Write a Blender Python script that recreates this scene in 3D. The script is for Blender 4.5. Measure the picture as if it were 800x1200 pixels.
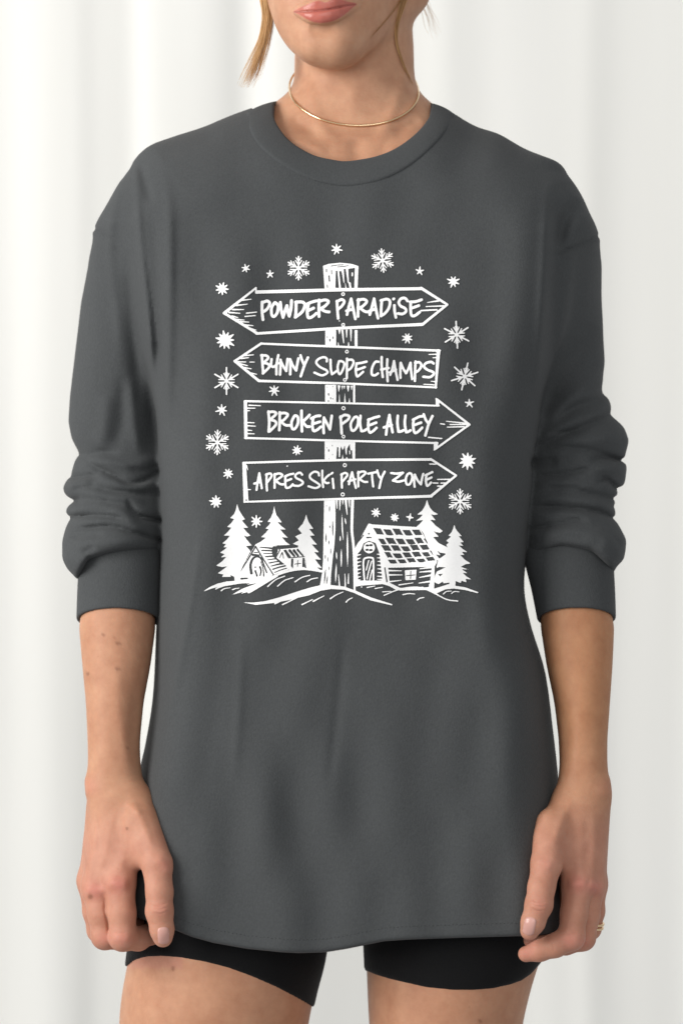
import bpy, bmesh, math, random
import numpy as np
from mathutils import Vector
from mathutils.bvhtree import BVHTree

for o in list(bpy.data.objects):
    bpy.data.objects.remove(o, do_unlink=True)
SC = bpy.context.scene
COL = SC.collection

# ---------------------------------------------------------------- camera
S = 0.00075          # metres per photograph pixel at the plane Y = 0
CAMD = 2.6           # camera distance from that plane
cam_data = bpy.data.cameras.new('camera')
cam = bpy.data.objects.new('camera', cam_data)
COL.objects.link(cam)
cam.location = (0, -CAMD, 0)
cam.rotation_euler = (math.radians(90), 0, 0)
cam_data.sensor_fit = 'VERTICAL'
cam_data.sensor_height = 36.0
cam_data.lens = 36.0 * CAMD / (1200 * S)
cam_data.clip_start = 0.05
cam_data.clip_end = 60
cam_data.dof.use_dof = True
cam_data.dof.focus_distance = CAMD - 0.09
cam_data.dof.aperture_fstop = 4.0
SC.camera = cam

# ---------------------------------------------------------------- light
world = bpy.data.worlds.new('World')
SC.world = world
world.use_nodes = True
bg = world.node_tree.nodes['Background']
bg.inputs[0].default_value = (0.97, 0.985, 1.0, 1)
bg.inputs[1].default_value = 0.43


def area_light(name, loc, target, sx, sy, power, col):
    d = bpy.data.lights.new(name, 'AREA')
    d.shape = 'RECTANGLE'
    d.size, d.size_y = sx, sy
    d.energy = power
    d.color = col
    o = bpy.data.objects.new(name, d)
    COL.objects.link(o)
    o.location = loc
    o.rotation_euler = (Vector(target) - Vector(loc)).to_track_quat('-Z', 'Y').to_euler()
    return o


area_light('window_light', (-2.3, -1.55, 0.75), (0.0, 0.1, -0.05), 1.4, 2.0, 92, (1.0, 0.975, 0.945))
area_light('front_light', (0.5, -3.6, 1.3), (0, 0, 0), 2.2, 1.6, 30, (1.0, 0.98, 0.96))  # added soft fill from the front, lifts the shirt's darker side
area_light('curtain_fill_light', (-2.4, 0.55, 0.3), (0.2, 0.9, 0.0), 0.9, 2.2, 5, (0.96, 0.98, 1.0))  # added lamp that brightens the curtain's left side; no window known there

vs = SC.view_settings
vs.view_transform = 'Standard'
vs.look = 'None'
vs.exposure = 0.0
vs.gamma = 1.0
vs.use_curve_mapping = False
SC.render.engine = 'CYCLES'
SC.cycles.use_denoising = True
SC.cycles.max_bounces = 8
SC.render.film_transparent = False


# ---------------------------------------------------------------- helpers
def P(px, py, Y=0.0):
    """point seen at photograph pixel (px, py) at depth Y"""
    k = S * (CAMD + Y) / CAMD
    return np.array([(px - 400) * k, Y, (600 - py) * k])


def to_px(p):
    k = S * (CAMD + p[:, 1]) / CAMD
    return 400 + p[:, 0] / k, 600 - p[:, 2] / k


def link(o, parent=None):
    COL.objects.link(o)
    if parent is not None:
        o.parent = parent
    return o


def empty(name, loc, label=None, cat=None, group=None):
    o = bpy.data.objects.new(name, None)
    o.location = loc
    o.empty_display_size = 0.05
    COL.objects.link(o)
    tag(o, label, cat, group)
    return o


def tag(o, label=None, cat=None, group=None, kind=None):
    for k, v in (('label', label), ('category', cat), ('group', group), ('kind', kind)):
        if v:
            o[k] = v
    return o


def mesh_obj(name, verts, faces, mat, parent=None, smooth=True):
    """verts in world coordinates; parent sits unrotated, unscaled"""
    off = np.array(abs_loc(parent)) if parent is not None else np.zeros(3)
    me = bpy.data.meshes.new(name)
    v = np.asarray(verts, dtype=np.float64) - off
    if isinstance(faces, np.ndarray):
        faces = faces.tolist()
    me.from_pydata(v.tolist(), [], faces)
    me.update()
    if smooth:
        me.polygons.foreach_set('use_smooth', [True] * len(me.polygons))
    if mat:
        me.materials.append(mat)
    o = bpy.data.objects.new(name, me)
    return link(o, parent)


def abs_loc(o):
    l = Vector((0, 0, 0))
    while o is not None:
        l += o.location
        o = o.parent
    return l


def catmull(pts, n=6, closed=False):
    p = np.asarray(pts, dtype=float)
    if len(p) < 3:
        return p
    if closed:
        q = np.vstack([p[-1], p, p[:2]])
    else:
        q = np.vstack([2 * p[0] - p[1], p, 2 * p[-1] - p[-2]])
    out = []
    for i in range(1, len(q) - 2):
        for t in np.linspace(0, 1, n, endpoint=False):
            t2, t3 = t * t, t * t * t
            out.append(0.5 * ((2 * q[i]) + (-q[i - 1] + q[i + 1]) * t + (2 * q[i - 1] - 5 * q[i] + 4 * q[i + 1] - q[i + 2]) * t2
                              + (-q[i - 1] + 3 * q[i] - 3 * q[i + 1] + q[i + 2]) * t3))
    if not closed:
        out.append(q[-2])
    return np.array(out)


def tube(path, radii, nseg=8, closed=False):
    """verts, faces of a tube along a path of 3-D points"""
    path = np.asarray(path, float)
    n = len(path)
    radii = np.broadcast_to(np.asarray(radii, float), (n,))
    if closed:
        tan = np.roll(path, -1, 0) - np.roll(path, 1, 0)
    else:
        tan = np.gradient(path, axis=0)
    tan /= np.linalg.norm(tan, axis=1)[:, None] + 1e-12
    up = np.array([0.13, -0.9, 0.41])
    a = np.cross(tan, up)
    a /= np.linalg.norm(a, axis=1)[:, None] + 1e-12
    b = np.cross(tan, a)
    th = np.linspace(0, 2 * np.pi, nseg, endpoint=False)
    V = path[:, None, :] + radii[:, None, None] * (np.cos(th)[None, :, None] * a[:, None, :] + np.sin(th)[None, :, None] * b[:, None, :])
    V = V.reshape(-1, 3)
    F = []
    for i in range(n if closed else n - 1):
        j = (i + 1) % n
        for k in range(nseg):
            l = (k + 1) % nseg
            F.append((i * nseg + k, i * nseg + l, j * nseg + l, j * nseg + k))
    if not closed:
        F.append(tuple(range(nseg - 1, -1, -1)))
        F.append(tuple((n - 1) * nseg + k for k in range(nseg)))
    return V, F


# ---- signed-distance modelling -------------------------------------------------
def smin(a, b, k):
    h = np.clip(0.5 + 0.5 * (b - a) / k, 0, 1)
    return b + (a - b) * h - k * h * (1 - h)


def smax(a, b, k):
    return -smin(-a, -b, k)


def cone(p, a, b, r1, r2):
    ba = b - a
    pa = p - a
    t = np.clip(pa @ ba / (ba @ ba), 0, 1)
    d = pa - t[:, None] * ba
    return np.sqrt((d * d).sum(1)) - (r1 + (r2 - r1) * t)


def ellipsoid(p, c, r):
    q = (p - c) / r
    k0 = np.sqrt((q * q).sum(1)) + 1e-9
    q2 = q / r
    k1 = np.sqrt((q2 * q2).sum(1)) + 1e-9
    return k0 * (k0 - 1) / k1


def boxed(p, lo, hi, margin, fn):
    """evaluate fn only near its box; elsewhere a lower bound of the distance"""
    q = np.maximum(np.maximum(lo - p, p - hi), 0)
    dist = np.sqrt((q * q).sum(1))
    out = dist + margin * 0.5
    m = dist < margin
    if m.any():
        out[m] = fn(p[m])
    return out


def smooth_table(zs, vals, sigma):
    z = np.arange(zs[0], zs[-1] + 1e-9, 0.001)
    v = np.interp(z, zs, vals)
    n = max(1, int(3 * sigma / 0.001))
    k = np.exp(-0.5 * (np.arange(-n, n + 1) * 0.001 / sigma) ** 2)
    k /= k.sum()
    return z, np.convolve(np.pad(v, n, mode='edge'), k, mode='valid')


class ZTube:
    """upright tube: at each height a centre and two half-widths; stations (py, left px, right px, centre Y, half depth)"""

    def __init__(self, st, sigma=0.004, cap=True):
        st = sorted(st, key=lambda s: -s[0])
        rows = []
        for py, xl, xr, Y, ry in st:
            a, b = P(xl, py, Y), P(xr, py, Y)
            rows.append((a[2], (a[0] + b[0]) / 2, (b[0] - a[0]) / 2, Y, ry))
        rows = np.array(rows)
        self.z = smooth_table(rows[:, 0], rows[:, 1], sigma)[0]
        self.cx, self.rx, self.cy, self.ry = [smooth_table(rows[:, 0], rows[:, i], sigma)[1] for i in (1, 2, 3, 4)]
        self.z0, self.z1 = rows[0, 0], rows[-1, 0]
        self.lo = np.array([(self.cx - self.rx).min(), (self.cy - self.ry).min(), self.z0])
        self.hi = np.array([(self.cx + self.rx).max(), (self.cy + self.ry).max(), self.z1])
        self.p = 2.0

    def raw(self, p):
        z = p[:, 2]
        cx, rx, cy, ry = [np.interp(z, self.z, t) for t in (self.cx, self.rx, self.cy, self.ry)]
        u, v = (p[:, 0] - cx) / rx, (p[:, 1] - cy) / ry
        k0 = np.sqrt(u * u + v * v) + 1e-9
        k1 = np.sqrt((u / rx) ** 2 + (v / ry) ** 2) + 1e-9
        f = k0 * (k0 - 1) / k1
        e = np.maximum(self.z0 - z, z - self.z1)
        return np.where(e > 0, np.sqrt(np.maximum(f, 0) ** 2 + np.maximum(e, 0) ** 2) + np.minimum(np.maximum(f, e), 0), np.maximum(f, e))

    def __call__(self, p, margin=0.06):
        return boxed(p, self.lo, self.hi, margin, self.raw)


def poly_sdf(pts, x, y):
    """signed distance (inside negative) to a closed polygon"""
    v = np.asarray(pts, float)
    n = len(v)
    d = np.full(x.shape, 1e18)
    inside = np.zeros(x.shape, bool)
    for i in range(n):
        a, b = v[i], v[(i + 1) % n]
        ex, ey = b - a
        wx, wy = x - a[0], y - a[1]
        t = np.clip((wx * ex + wy * ey) / (ex * ex + ey * ey + 1e-12), 0, 1)
        d = np.minimum(d, (wx - ex * t) ** 2 + (wy - ey * t) ** 2)
        if a[1] != b[1]:
            c = ((a[1] > y) != (b[1] > y)) & (x < ex * (y - a[1]) / ey + a[0])
            inside ^= c
    d = np.sqrt(d)
    return np.where(inside, -d, d)


def stroke_dist(pts, x, y):
    """distance to a polyline and the run 0..1 along it"""
    v = np.asarray(pts, float)
    L = np.concatenate([[0], np.cumsum(np.linalg.norm(np.diff(v, axis=0), axis=1))])
    T = L[-1] + 1e-9
    best = np.full(x.shape, 1e18)
    run = np.zeros(x.shape)
    for i in range(len(v) - 1):
        ex, ey = v[i + 1] - v[i]
        wx, wy = x - v[i, 0], y - v[i, 1]
        t = np.clip((wx * ex + wy * ey) / (ex * ex + ey * ey + 1e-12), 0, 1)
        d = (wx - ex * t) ** 2 + (wy - ey * t) ** 2
        m = d < best
        best[m] = d[m]
        run[m] = ((L[i] + t * (L[i + 1] - L[i])) / T)[m]
    return np.sqrt(best), run


class ReliefMap:
    """relief in metres over the front view, drawn with soft ridge (+) and valley (-) strokes"""

    def __init__(self, x0=0, x1=800, y0=-40, y1=1240, step=1.0):
        self.x0, self.y0, self.step = x0, y0, step
        self.w, self.h = int((x1 - x0) / step) + 1, int((y1 - y0) / step) + 1
        self.m = np.zeros((self.h, self.w), np.float64)

    def stroke(self, amp, w, pts, taper=True, smooth=True):
        pts = catmull(pts, 5) if smooth else np.asarray(pts, float)
        r = 3.2 * w
        i0 = max(0, int((pts[:, 0].min() - r - self.x0) / self.step)); i1 = min(self.w, int((pts[:, 0].max() + r - self.x0) / self.step) + 1)
        j0 = max(0, int((pts[:, 1].min() - r - self.y0) / self.step)); j1 = min(self.h, int((pts[:, 1].max() + r - self.y0) / self.step) + 1)
        if i1 <= i0 or j1 <= j0:
            return
        X, Y = np.meshgrid(self.x0 + np.arange(i0, i1) * self.step, self.y0 + np.arange(j0, j1) * self.step)
        d, t = stroke_dist(pts, X, Y)
        g = np.exp(-(d / w) ** 2) if amp > 0 or w > 4.6 or w < 3.0 else np.exp(-(d / (0.85 * w)) ** 1.25)
        if taper:
            g = g * np.clip(t / 0.22, 0, 1) ** 0.8 * np.clip((1 - t) / 0.22, 0, 1) ** 0.8 if taper is True else g * (np.clip((1 - t) / 0.35, 0, 1) if taper == 'end' else np.clip(t / 0.35, 0, 1))
        self.m[j0:j1, i0:i1] += amp * 0.001 * g

    def at(self, px, py):
        u = np.clip((px - self.x0) / self.step, 0, self.w - 1.001)
        v = np.clip((py - self.y0) / self.step, 0, self.h - 1.001)
        i, j = u.astype(int), v.astype(int)
        a, b = u - i, v - j
        m = self.m
        return (m[j, i] * (1 - a) + m[j, i + 1] * a) * (1 - b) + (m[j + 1, i] * (1 - a) + m[j + 1, i + 1] * a) * b


def newton_fit(f, verts, h, rounds):
    e = 0.35 * h
    K = np.array([(1, -1, -1), (-1, -1, 1), (-1, 1, -1), (1, 1, 1)], float)
    for _ in range(rounds):
        fs = [f(verts + k * e) for k in K]
        f0 = sum(fs) / 4
        gr = sum(k * v[:, None] for k, v in zip(K, fs)) / (4 * e)
        st = f0[:, None] * gr / np.maximum((gr * gr).sum(1), 0.05)[:, None]
        ln = np.linalg.norm(st, axis=1)
        st *= np.minimum(1, 0.7 * h / (ln + 1e-12))[:, None]
        verts = verts - st
    return verts


def mesh_sdf(f, lo, hi, h, slack=1.5, newton=1):
    """surface nets over the narrow band of f"""
    lo, hi = np.asarray(lo, float), np.asarray(hi, float)
    n16 = np.ceil((hi - lo) / (16 * h)).astype(int)

    def batched(p):
        out = np.empty(len(p))
        for i in range(0, len(p), 400000):
            out[i:i + 400000] = f(p[i:i + 400000])
        return out
    g = np.stack(np.meshgrid(*[np.arange(k) for k in n16], indexing='ij'), -1).reshape(-1, 3)
    v = batched(lo + (g + 0.5) * 16 * h)
    g = g[np.abs(v) < 16 * h * 0.87 * slack]
    sub = np.stack(np.meshgrid(*[np.arange(4)] * 3, indexing='ij'), -1).reshape(-1, 3)
    g4 = (g[:, None, :] * 4 + sub[None]).reshape(-1, 3)
    v = batched(lo + (g4 + 0.5) * 4 * h)
    g4 = g4[np.abs(v) < 4 * h * 0.87 * slack + 0.001]
    c5 = np.stack(np.meshgrid(*[np.arange(5)] * 3, indexing='ij'), -1).reshape(-1, 3)
    NX, NY, NZ = (n16 * 16 + 2)
    key = lambda q: (q[..., 0].astype(np.int64) * NY + q[..., 1]) * NZ + q[..., 2]
    ck = np.unique(key((g4[:, None, :] * 4 + c5[None])).reshape(-1))
    cz = ck % NZ; cy = (ck // NZ) % NY; cx = ck // (NZ * NY)
    val = batched(lo + np.stack([cx, cy, cz], 1) * h)
    cells = (g4[:, None, :] * 4 + sub[None]).reshape(-1, 3)
    ckey = key(cells)
    offs = np.array([(i, j, k) for i in (0, 1) for j in (0, 1) for k in (0, 1)])
    okey = (offs[:, 0] * NY + offs[:, 1]) * NZ + offs[:, 2]
    idx = np.searchsorted(ck, ckey[:, None] + okey[None])
    cv = val[idx]
    s = cv < 0
    act = s.any(1) & ~s.all(1)
    cells, ckey, cv = cells[act], ckey[act], cv[act]
    order = np.argsort(ckey)
    cells, ckey, cv = cells[order], ckey[order], cv[order]
    acc = np.zeros((len(cells), 3)); cnt = np.zeros(len(cells))
    for a in range(8):
        for b in range(a + 1, 8):
            if np.abs(offs[a] - offs[b]).sum() != 1:
                continue
            m = (cv[:, a] < 0) != (cv[:, b] < 0)
            t = np.where(m, cv[:, a] / (cv[:, a] - cv[:, b] + 1e-30), 0)
            acc += np.where(m[:, None], offs[a] + t[:, None] * (offs[b] - offs[a]), 0)
            cnt += m
    verts = lo + (cells + acc / cnt[:, None]) * h
    quads = []
    for ax in range(3):
        e = np.zeros(3, int); e[ax] = 1
        o1 = np.zeros(3, int); o1[(ax + 1) % 3] = 1
        o2 = np.zeros(3, int); o2[(ax + 2) % 3] = 1
        bi = 0
        be = [i for i in range(8) if (offs[i] == e).all()][0]
        m = (cv[:, bi] < 0) != (cv[:, be] < 0)
        cc = cells[m]
        inside0 = cv[m, bi] < 0
        ks = [key(cc), key(cc - o1), key(cc - o1 - o2), key(cc - o2)]
        ii = [np.clip(np.searchsorted(ckey, k), 0, len(ckey) - 1) for k in ks]
        ok = np.ones(len(cc), bool)
        for k, i in zip(ks, ii):
            ok &= ckey[i] == k
        q = np.stack(ii, 1)
        q[~inside0] = q[~inside0][:, ::-1]
        quads.append(q[ok])
    quads = np.vstack(quads)
    verts = newton_fit(batched, verts, h, newton)
    return verts, quads


def drop_small(verts, quads, keep_largest=True):
    """keep only the largest connected shell"""
    n = len(verts)
    lab = np.arange(n)
    for _ in range(2000):
        m = lab[quads].min(1)
        new = lab.copy()
        for k in range(4):
            np.minimum.at(new, quads[:, k], m)
        new = new[new]
        if (new == lab).all():
            break
        lab = new
    ids, c = np.unique(lab, return_counts=True)
    big = ids[c.argmax()]
    return quads[lab[quads[:, 0]] == big]


def compact(verts, faces):
    u, inv = np.unique(faces.reshape(-1), return_inverse=True)
    return verts[u], inv.reshape(faces.shape), u


# ---------------------------------------------------------------- materials
def new_mat(name):
    m = bpy.data.materials.new(name)
    m.use_nodes = True
    nt = m.node_tree
    return m, nt, nt.nodes['Principled BSDF'], nt.nodes, nt.links


def noise(nt, scale, detail=3, rough=0.5, coord='Object', stretch=None):
    tc = nt.nodes.new('ShaderNodeTexCoord')
    n = nt.nodes.new('ShaderNodeTexNoise')
    n.inputs['Scale'].default_value = scale
    n.inputs['Detail'].default_value = detail
    n.inputs['Roughness'].default_value = rough
    if stretch:
        mp = nt.nodes.new('ShaderNodeMapping')
        mp.inputs['Scale'].default_value = stretch
        nt.links.new(tc.outputs[coord], mp.inputs['Vector'])
        nt.links.new(mp.outputs[0], n.inputs['Vector'])
    else:
        nt.links.new(tc.outputs[coord], n.inputs['Vector'])
    return n


def ramp(nt, src, p0, c0, p1, c1):
    r = nt.nodes.new('ShaderNodeValToRGB')
    r.color_ramp.elements[0].position = p0
    r.color_ramp.elements[0].color = (*c0, 1)
    r.color_ramp.elements[1].position = p1
    r.color_ramp.elements[1].color = (*c1, 1)
    nt.links.new(src, r.inputs[0])
    return r


def bump(nt, src, strength, dist, normal=None):
    b = nt.nodes.new('ShaderNodeBump')
    b.inputs['Strength'].default_value = strength
    b.inputs['Distance'].default_value = dist
    nt.links.new(src, b.inputs['Height'])
    if normal is not None:
        nt.links.new(normal, b.inputs['Normal'])
    return b


def fabric_material(name, c0, c1, ribs=0.0):
    m, nt, bs, N, L = new_mat(name)
    big = noise(nt, 9, 4, 0.6)
    fine = noise(nt, 900, 2, 0.6, stretch=(1, 1, 0.55))
    mix = N.new('ShaderNodeMix'); mix.data_type = 'FLOAT'
    mix.inputs[0].default_value = 0.55
    L.new(big.outputs[0], mix.inputs[2]); L.new(fine.outputs[0], mix.inputs[3])
    r = ramp(nt, mix.outputs[0], 0.3, c0, 0.7, c1)
    knit = noise(nt, 620, 2, 0.7, stretch=(1, 1, 0.7))
    kr = ramp(nt, knit.outputs[0], 0.30, (0.91,) * 3, 0.70, (1.06,) * 3)
    km = N.new('ShaderNodeMix'); km.data_type = 'RGBA'; km.blend_type = 'MULTIPLY'
    km.inputs[0].default_value = 1.0
    L.new(r.outputs[0], km.inputs[6]); L.new(kr.outputs[0], km.inputs[7])
    L.new(km.outputs[2], bs.inputs['Base Color'])
    bs.inputs['Roughness'].default_value = 0.92
    bs.inputs['Specular IOR Level'].default_value = 0.18
    bs.inputs['Sheen Weight'].default_value = 0.06
    bs.inputs['Sheen Roughness'].default_value = 0.5
    b1 = bump(nt, fine.outputs[0], 0.45, 0.0008)
    mid = noise(nt, 60, 3, 0.5)
    b2 = bump(nt, mid.outputs[0], 0.25, 0.0012, b1.outputs[0])
    L.new(b2.outputs[0], bs.inputs['Normal'])
    return m


M_SHIRT = fabric_material('charcoal_fleece', (0.055, 0.0585, 0.0605), (0.070, 0.0745, 0.0765))
M_RIB = fabric_material('charcoal_rib_knit', (0.055, 0.0585, 0.0605), (0.068, 0.0725, 0.0745))
M_BLACK = fabric_material('black_jersey', (0.0035, 0.0035, 0.004), (0.006, 0.006, 0.0065))

M_INK, nt, bs, N, L = new_mat('white_screen_print')
n = noise(nt, 500, 3, 0.6)
r = ramp(nt, n.outputs[0], 0.25, (0.90, 0.90, 0.895), 0.6, (0.95, 0.95, 0.945))
L.new(r.outputs[0], bs.inputs['Base Color'])
bs.inputs['Roughness'].default_value = 0.75
bs.inputs['Specular IOR Level'].default_value = 0.2

M_GOLD, nt, bs, N, L = new_mat('polished_gold')
bs.inputs['Base Color'].default_value = (0.93, 0.68, 0.42, 1)
bs.inputs['Metallic'].default_value = 1.0
n = noise(nt, 120, 2)
r = ramp(nt, n.outputs[0], 0.2, (0.16,) * 3, 0.8, (0.26,) * 3)
L.new(r.outputs[0], bs.inputs['Roughness'])

M_NAIL, nt, bs, N, L = new_mat('bare_fingernail')
n = noise(nt, 140, 2)
r = ramp(nt, n.outputs[0], 0.2, (0.55, 0.285, 0.235), 0.8, (0.60, 0.335, 0.285))
L.new(r.outputs[0], bs.inputs['Base Color'])
bs.inputs['Roughness'].default_value = 0.28

M_HAIR, nt, bs, N, L = new_mat('copper_blonde_hair')
at = N.new('ShaderNodeAttribute'); at.attribute_name = 'tone'
r = ramp(nt, at.outputs['Fac'], 0.0, (0.34, 0.150, 0.045), 1.0, (0.80, 0.52, 0.25))
L.new(r.outputs[0], bs.inputs['Base Color'])
bs.inputs['Roughness'].default_value = 0.42
bs.inputs['Specular IOR Level'].default_value = 0.45

M_SKIN, nt, bs, N, L = new_mat('skin')
at = N.new('ShaderNodeAttribute'); at.attribute_name = 'tint'
mott = noise(nt, 55, 4, 0.62)
mr = ramp(nt, mott.outputs[0], 0.3, (0.86, 0.79, 0.76), 0.72, (1.06, 1.08, 1.08))
mul = N.new('ShaderNodeMix'); mul.data_type = 'RGBA'; mul.blend_type = 'MULTIPLY'
mul.inputs[0].default_value = 1.0
L.new(at.outputs['Color'], mul.inputs[6]); L.new(mr.outputs[0], mul.inputs[7])
spot = N.new('ShaderNodeTexVoronoi'); spot.inputs['Scale'].default_value = 62
tc = N.new('ShaderNodeTexCoord'); L.new(tc.outputs['Object'], spot.inputs['Vector'])
sr = ramp(nt, spot.outputs['Distance'], 0.035, (0.66, 0.52, 0.45), 0.085, (1, 1, 1))
mul2 = N.new('ShaderNodeMix'); mul2.data_type = 'RGBA'; mul2.blend_type = 'MULTIPLY'
mul2.inputs[0].default_value = 0.22
L.new(mul.outputs[2], mul2.inputs[6]); L.new(sr.outputs[0], mul2.inputs[7])
L.new(mul2.outputs[2], bs.inputs['Base Color'])
lipat = N.new('ShaderNodeAttribute'); lipat.attribute_name = 'gloss'
rr = ramp(nt, lipat.outputs['Fac'], 0.0, (0.58,) * 3, 1.0, (0.22,) * 3)
L.new(rr.outputs[0], bs.inputs['Roughness'])
bs.inputs['Specular IOR Level'].default_value = 0.32
bs.inputs['Subsurface Weight'].default_value = 0.22
bs.inputs['Subsurface Radius'].default_value = (1.0, 0.35, 0.2)
bs.inputs['Subsurface Scale'].default_value = 0.006
pores = noise(nt, 620, 3, 0.6)
b1 = bump(nt, pores.outputs[0], 0.30, 0.0006)
fold = noise(nt, 130, 3, 0.55)
b2 = bump(nt, fold.outputs[0], 0.12, 0.001, b1.outputs[0])
L.new(b2.outputs[0], bs.inputs['Normal'])

M_CURTAIN, nt, bs, N, L = new_mat('white_curtain_cloth')
n1 = noise(nt, 3.0, 3, 0.5, stretch=(3, 1, 0.25))
n2 = noise(nt, 700, 2, 0.5, stretch=(1, 1, 0.2))
r = ramp(nt, n1.outputs[0], 0.3, (0.815, 0.815, 0.78), 0.7, (0.86, 0.86, 0.828))
L.new(r.outputs[0], bs.inputs['Base Color'])
bs.inputs['Roughness'].default_value = 0.9
bs.inputs['Specular IOR Level'].default_value = 0.1
b1 = bump(nt, n2.outputs[0], 0.15, 0.0008)
L.new(b1.outputs[0], bs.inputs['Normal'])

# ---------------------------------------------------------------- the curtain behind
def build_curtain():
    YC = 0.95
    prof = [(-900, 0.02), (-700, -0.03), (-520, 0.03), (-380, -0.025), (-250, 0.03), (-120, -0.02), (-40, 0.015), (12, 0.012), (30, -0.006), (60, -0.022), (92, -0.018),
            (106, 0.010), (140, 0.026), (164, 0.030), (171, -0.012), (200, -0.030), (240, -0.034), (268, -0.022), (281, 0.014), (296, 0.020), (306, 0.004),
            (320, -0.020), (350, -0.028), (400, 0.005), (450, 0.03), (486, 0.012), (506, -0.012), (524, -0.016), (540, 0.000), (575, 0.012), (610, 0.016), (640, 0.010), (676, 0.002),
            (692, -0.008), (700, 0.004), (722, 0.014), (760, 0.012), (800, 0.016), (860, -0.02), (940, 0.03), (1040, -0.025), (1160, 0.03), (1300, -0.03), (1450, 0.03), (1650, -0.02)]
    xs = np.array([p[0] for p in prof], float); ys = np.array([p[1] for p in prof])
    px = np.arange(-880, 1640, 3.0)
    fine = np.interp(px, xs, ys)
    k = np.exp(-0.5 * (np.arange(-8, 9) / 3.2) ** 2); k /= k.sum()
    fine = np.convolve(np.pad(fine, 8, mode='edge'), k, mode='valid')
    zs = np.linspace(1.35, -1.45, 57)
    kx = S * (CAMD + YC) / CAMD
    V = []
    for i, z in enumerate(zs):
        sway = 14 * np.sin(px / 170.0 + z * 1.3) * (0.2 - 0.3 * z) + 8 * np.sin(z * 2.1 + px / 60.0) * 0.4
        amp = 0.27 - 0.07 * z
        for x, y, w in zip(px, fine, sway):
            V.append(((x - 400 + w * 0.9) * kx, YC + y * amp + 0.0006 * math.sin(x / 13.0 + 1.7 * math.sin(z * 1.9 + x / 90.0)) + 0.0018 * math.sin(x / 37.0 + 2.2 * math.sin(z * 1.1)), z))
    n = len(px)
    F = [(i * n + j, i * n + j + 1, (i + 1) * n + j + 1, (i + 1) * n + j) for i in range(len(zs) - 1) for j in range(n - 1)]
    o = mesh_obj('curtain', V, F, M_CURTAIN)
    md = o.modifiers.new('thickness', 'SOLIDIFY'); md.thickness = 0.002; md.offset = 1
    tag(o, 'plain white curtain hanging in soft vertical folds behind the person', 'curtain')


build_curtain()

# ---------------------------------------------------------------- sweatshirt form
OUTLINE = [(138, 1150), (146, 1080), (153, 1010), (161, 945), (165, 900), (172, 868), (180, 818), (184, 760), (186, 700), (187, 600), (184, 500), (168, 420), (146, 335),
           (127, 282), (123, 266), (133, 244), (152, 206), (167, 184), (184, 169), (225, 152), (276, 135), (290, 130), (317, 120), (345, 114), (415, 110), (485, 114), (504, 120), (530, 133),
           (560, 151), (590, 161), (624, 178), (646, 196), (664, 216), (675, 236), (681, 254), (688, 276), (682, 320), (662, 400), (634, 480), (625, 540), (619, 640), (616, 690), (624, 735),
           (640, 790), (650, 868), (655, 930), (659, 1000), (664, 1090), (668, 1150)]


def outline_field():
    st = 2.0
    xs = np.arange(-60, 861, st); ys = np.arange(40, 1221, st)
    X, Y = np.meshgrid(xs, ys)
    f = poly_sdf(catmull(OUTLINE, 4, True), X, Y) * S
    return xs[0], ys[0], st, f


OX, OY, OST, OF = outline_field()


def bil(m, x0, y0, st, px, py):
    u = np.clip((px - x0) / st, 0, m.shape[1] - 1.001); v = np.clip((py - y0) / st, 0, m.shape[0] - 1.001)
    i, j = u.astype(int), v.astype(int)
    a, b = u - i, v - j
    return (m[j, i] * (1 - a) + m[j, i + 1] * a) * (1 - b) + (m[j + 1, i] * (1 - a) + m[j + 1, i + 1] * a) * b


DZ = np.array([(600 - y) * S for y in (1200, 1100, 1000, 900, 760, 640, 560, 470, 400, 330, 260, 200, 150, 100)])
DV = np.array([0.118, 0.116, 0.113, 0.110, 0.108, 0.110, 0.113, 0.117, 0.118, 0.112, 0.101, 0.088, 0.076, 0.068])
DZt, DVt = smooth_table(DZ, DV, 0.02)


def torso_raw(p):
    x, y, z = p[:, 0], p[:, 1], p[:, 2]
    px, py = 400 + x / S, 600 - z / S
    di = -bil(OF, OX, OY, OST, px, py)
    dm = np.interp(z, DZt, DVt)
    xm = (px - 405) / 230.0
    front = y < 0
    dm = dm * (1 - 0.06 * np.clip(np.abs(xm), 0, 1.2) ** 2)
    dm = np.where(front, dm, dm * 0.92)
    R = np.interp(z, [(600 - 480) * S, (600 - 330) * S, (600 - 210) * S], [0.055, 0.062, 0.085])
    q = np.maximum(R - di, 0) / R
    s = np.abs(y) / dm
    pw = 2.15
    k = (q ** pw + s ** pw) ** (1 / pw)
    return (k - 1) * np.minimum(R, dm) * 0.95


T_LO, T_HI = np.array([-0.25, -0.125, -0.40]), np.array([0.25, 0.115, 0.375])


def torso(p):
    return boxed(p, T_LO, T_HI, 0.08, torso_raw)


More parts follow.
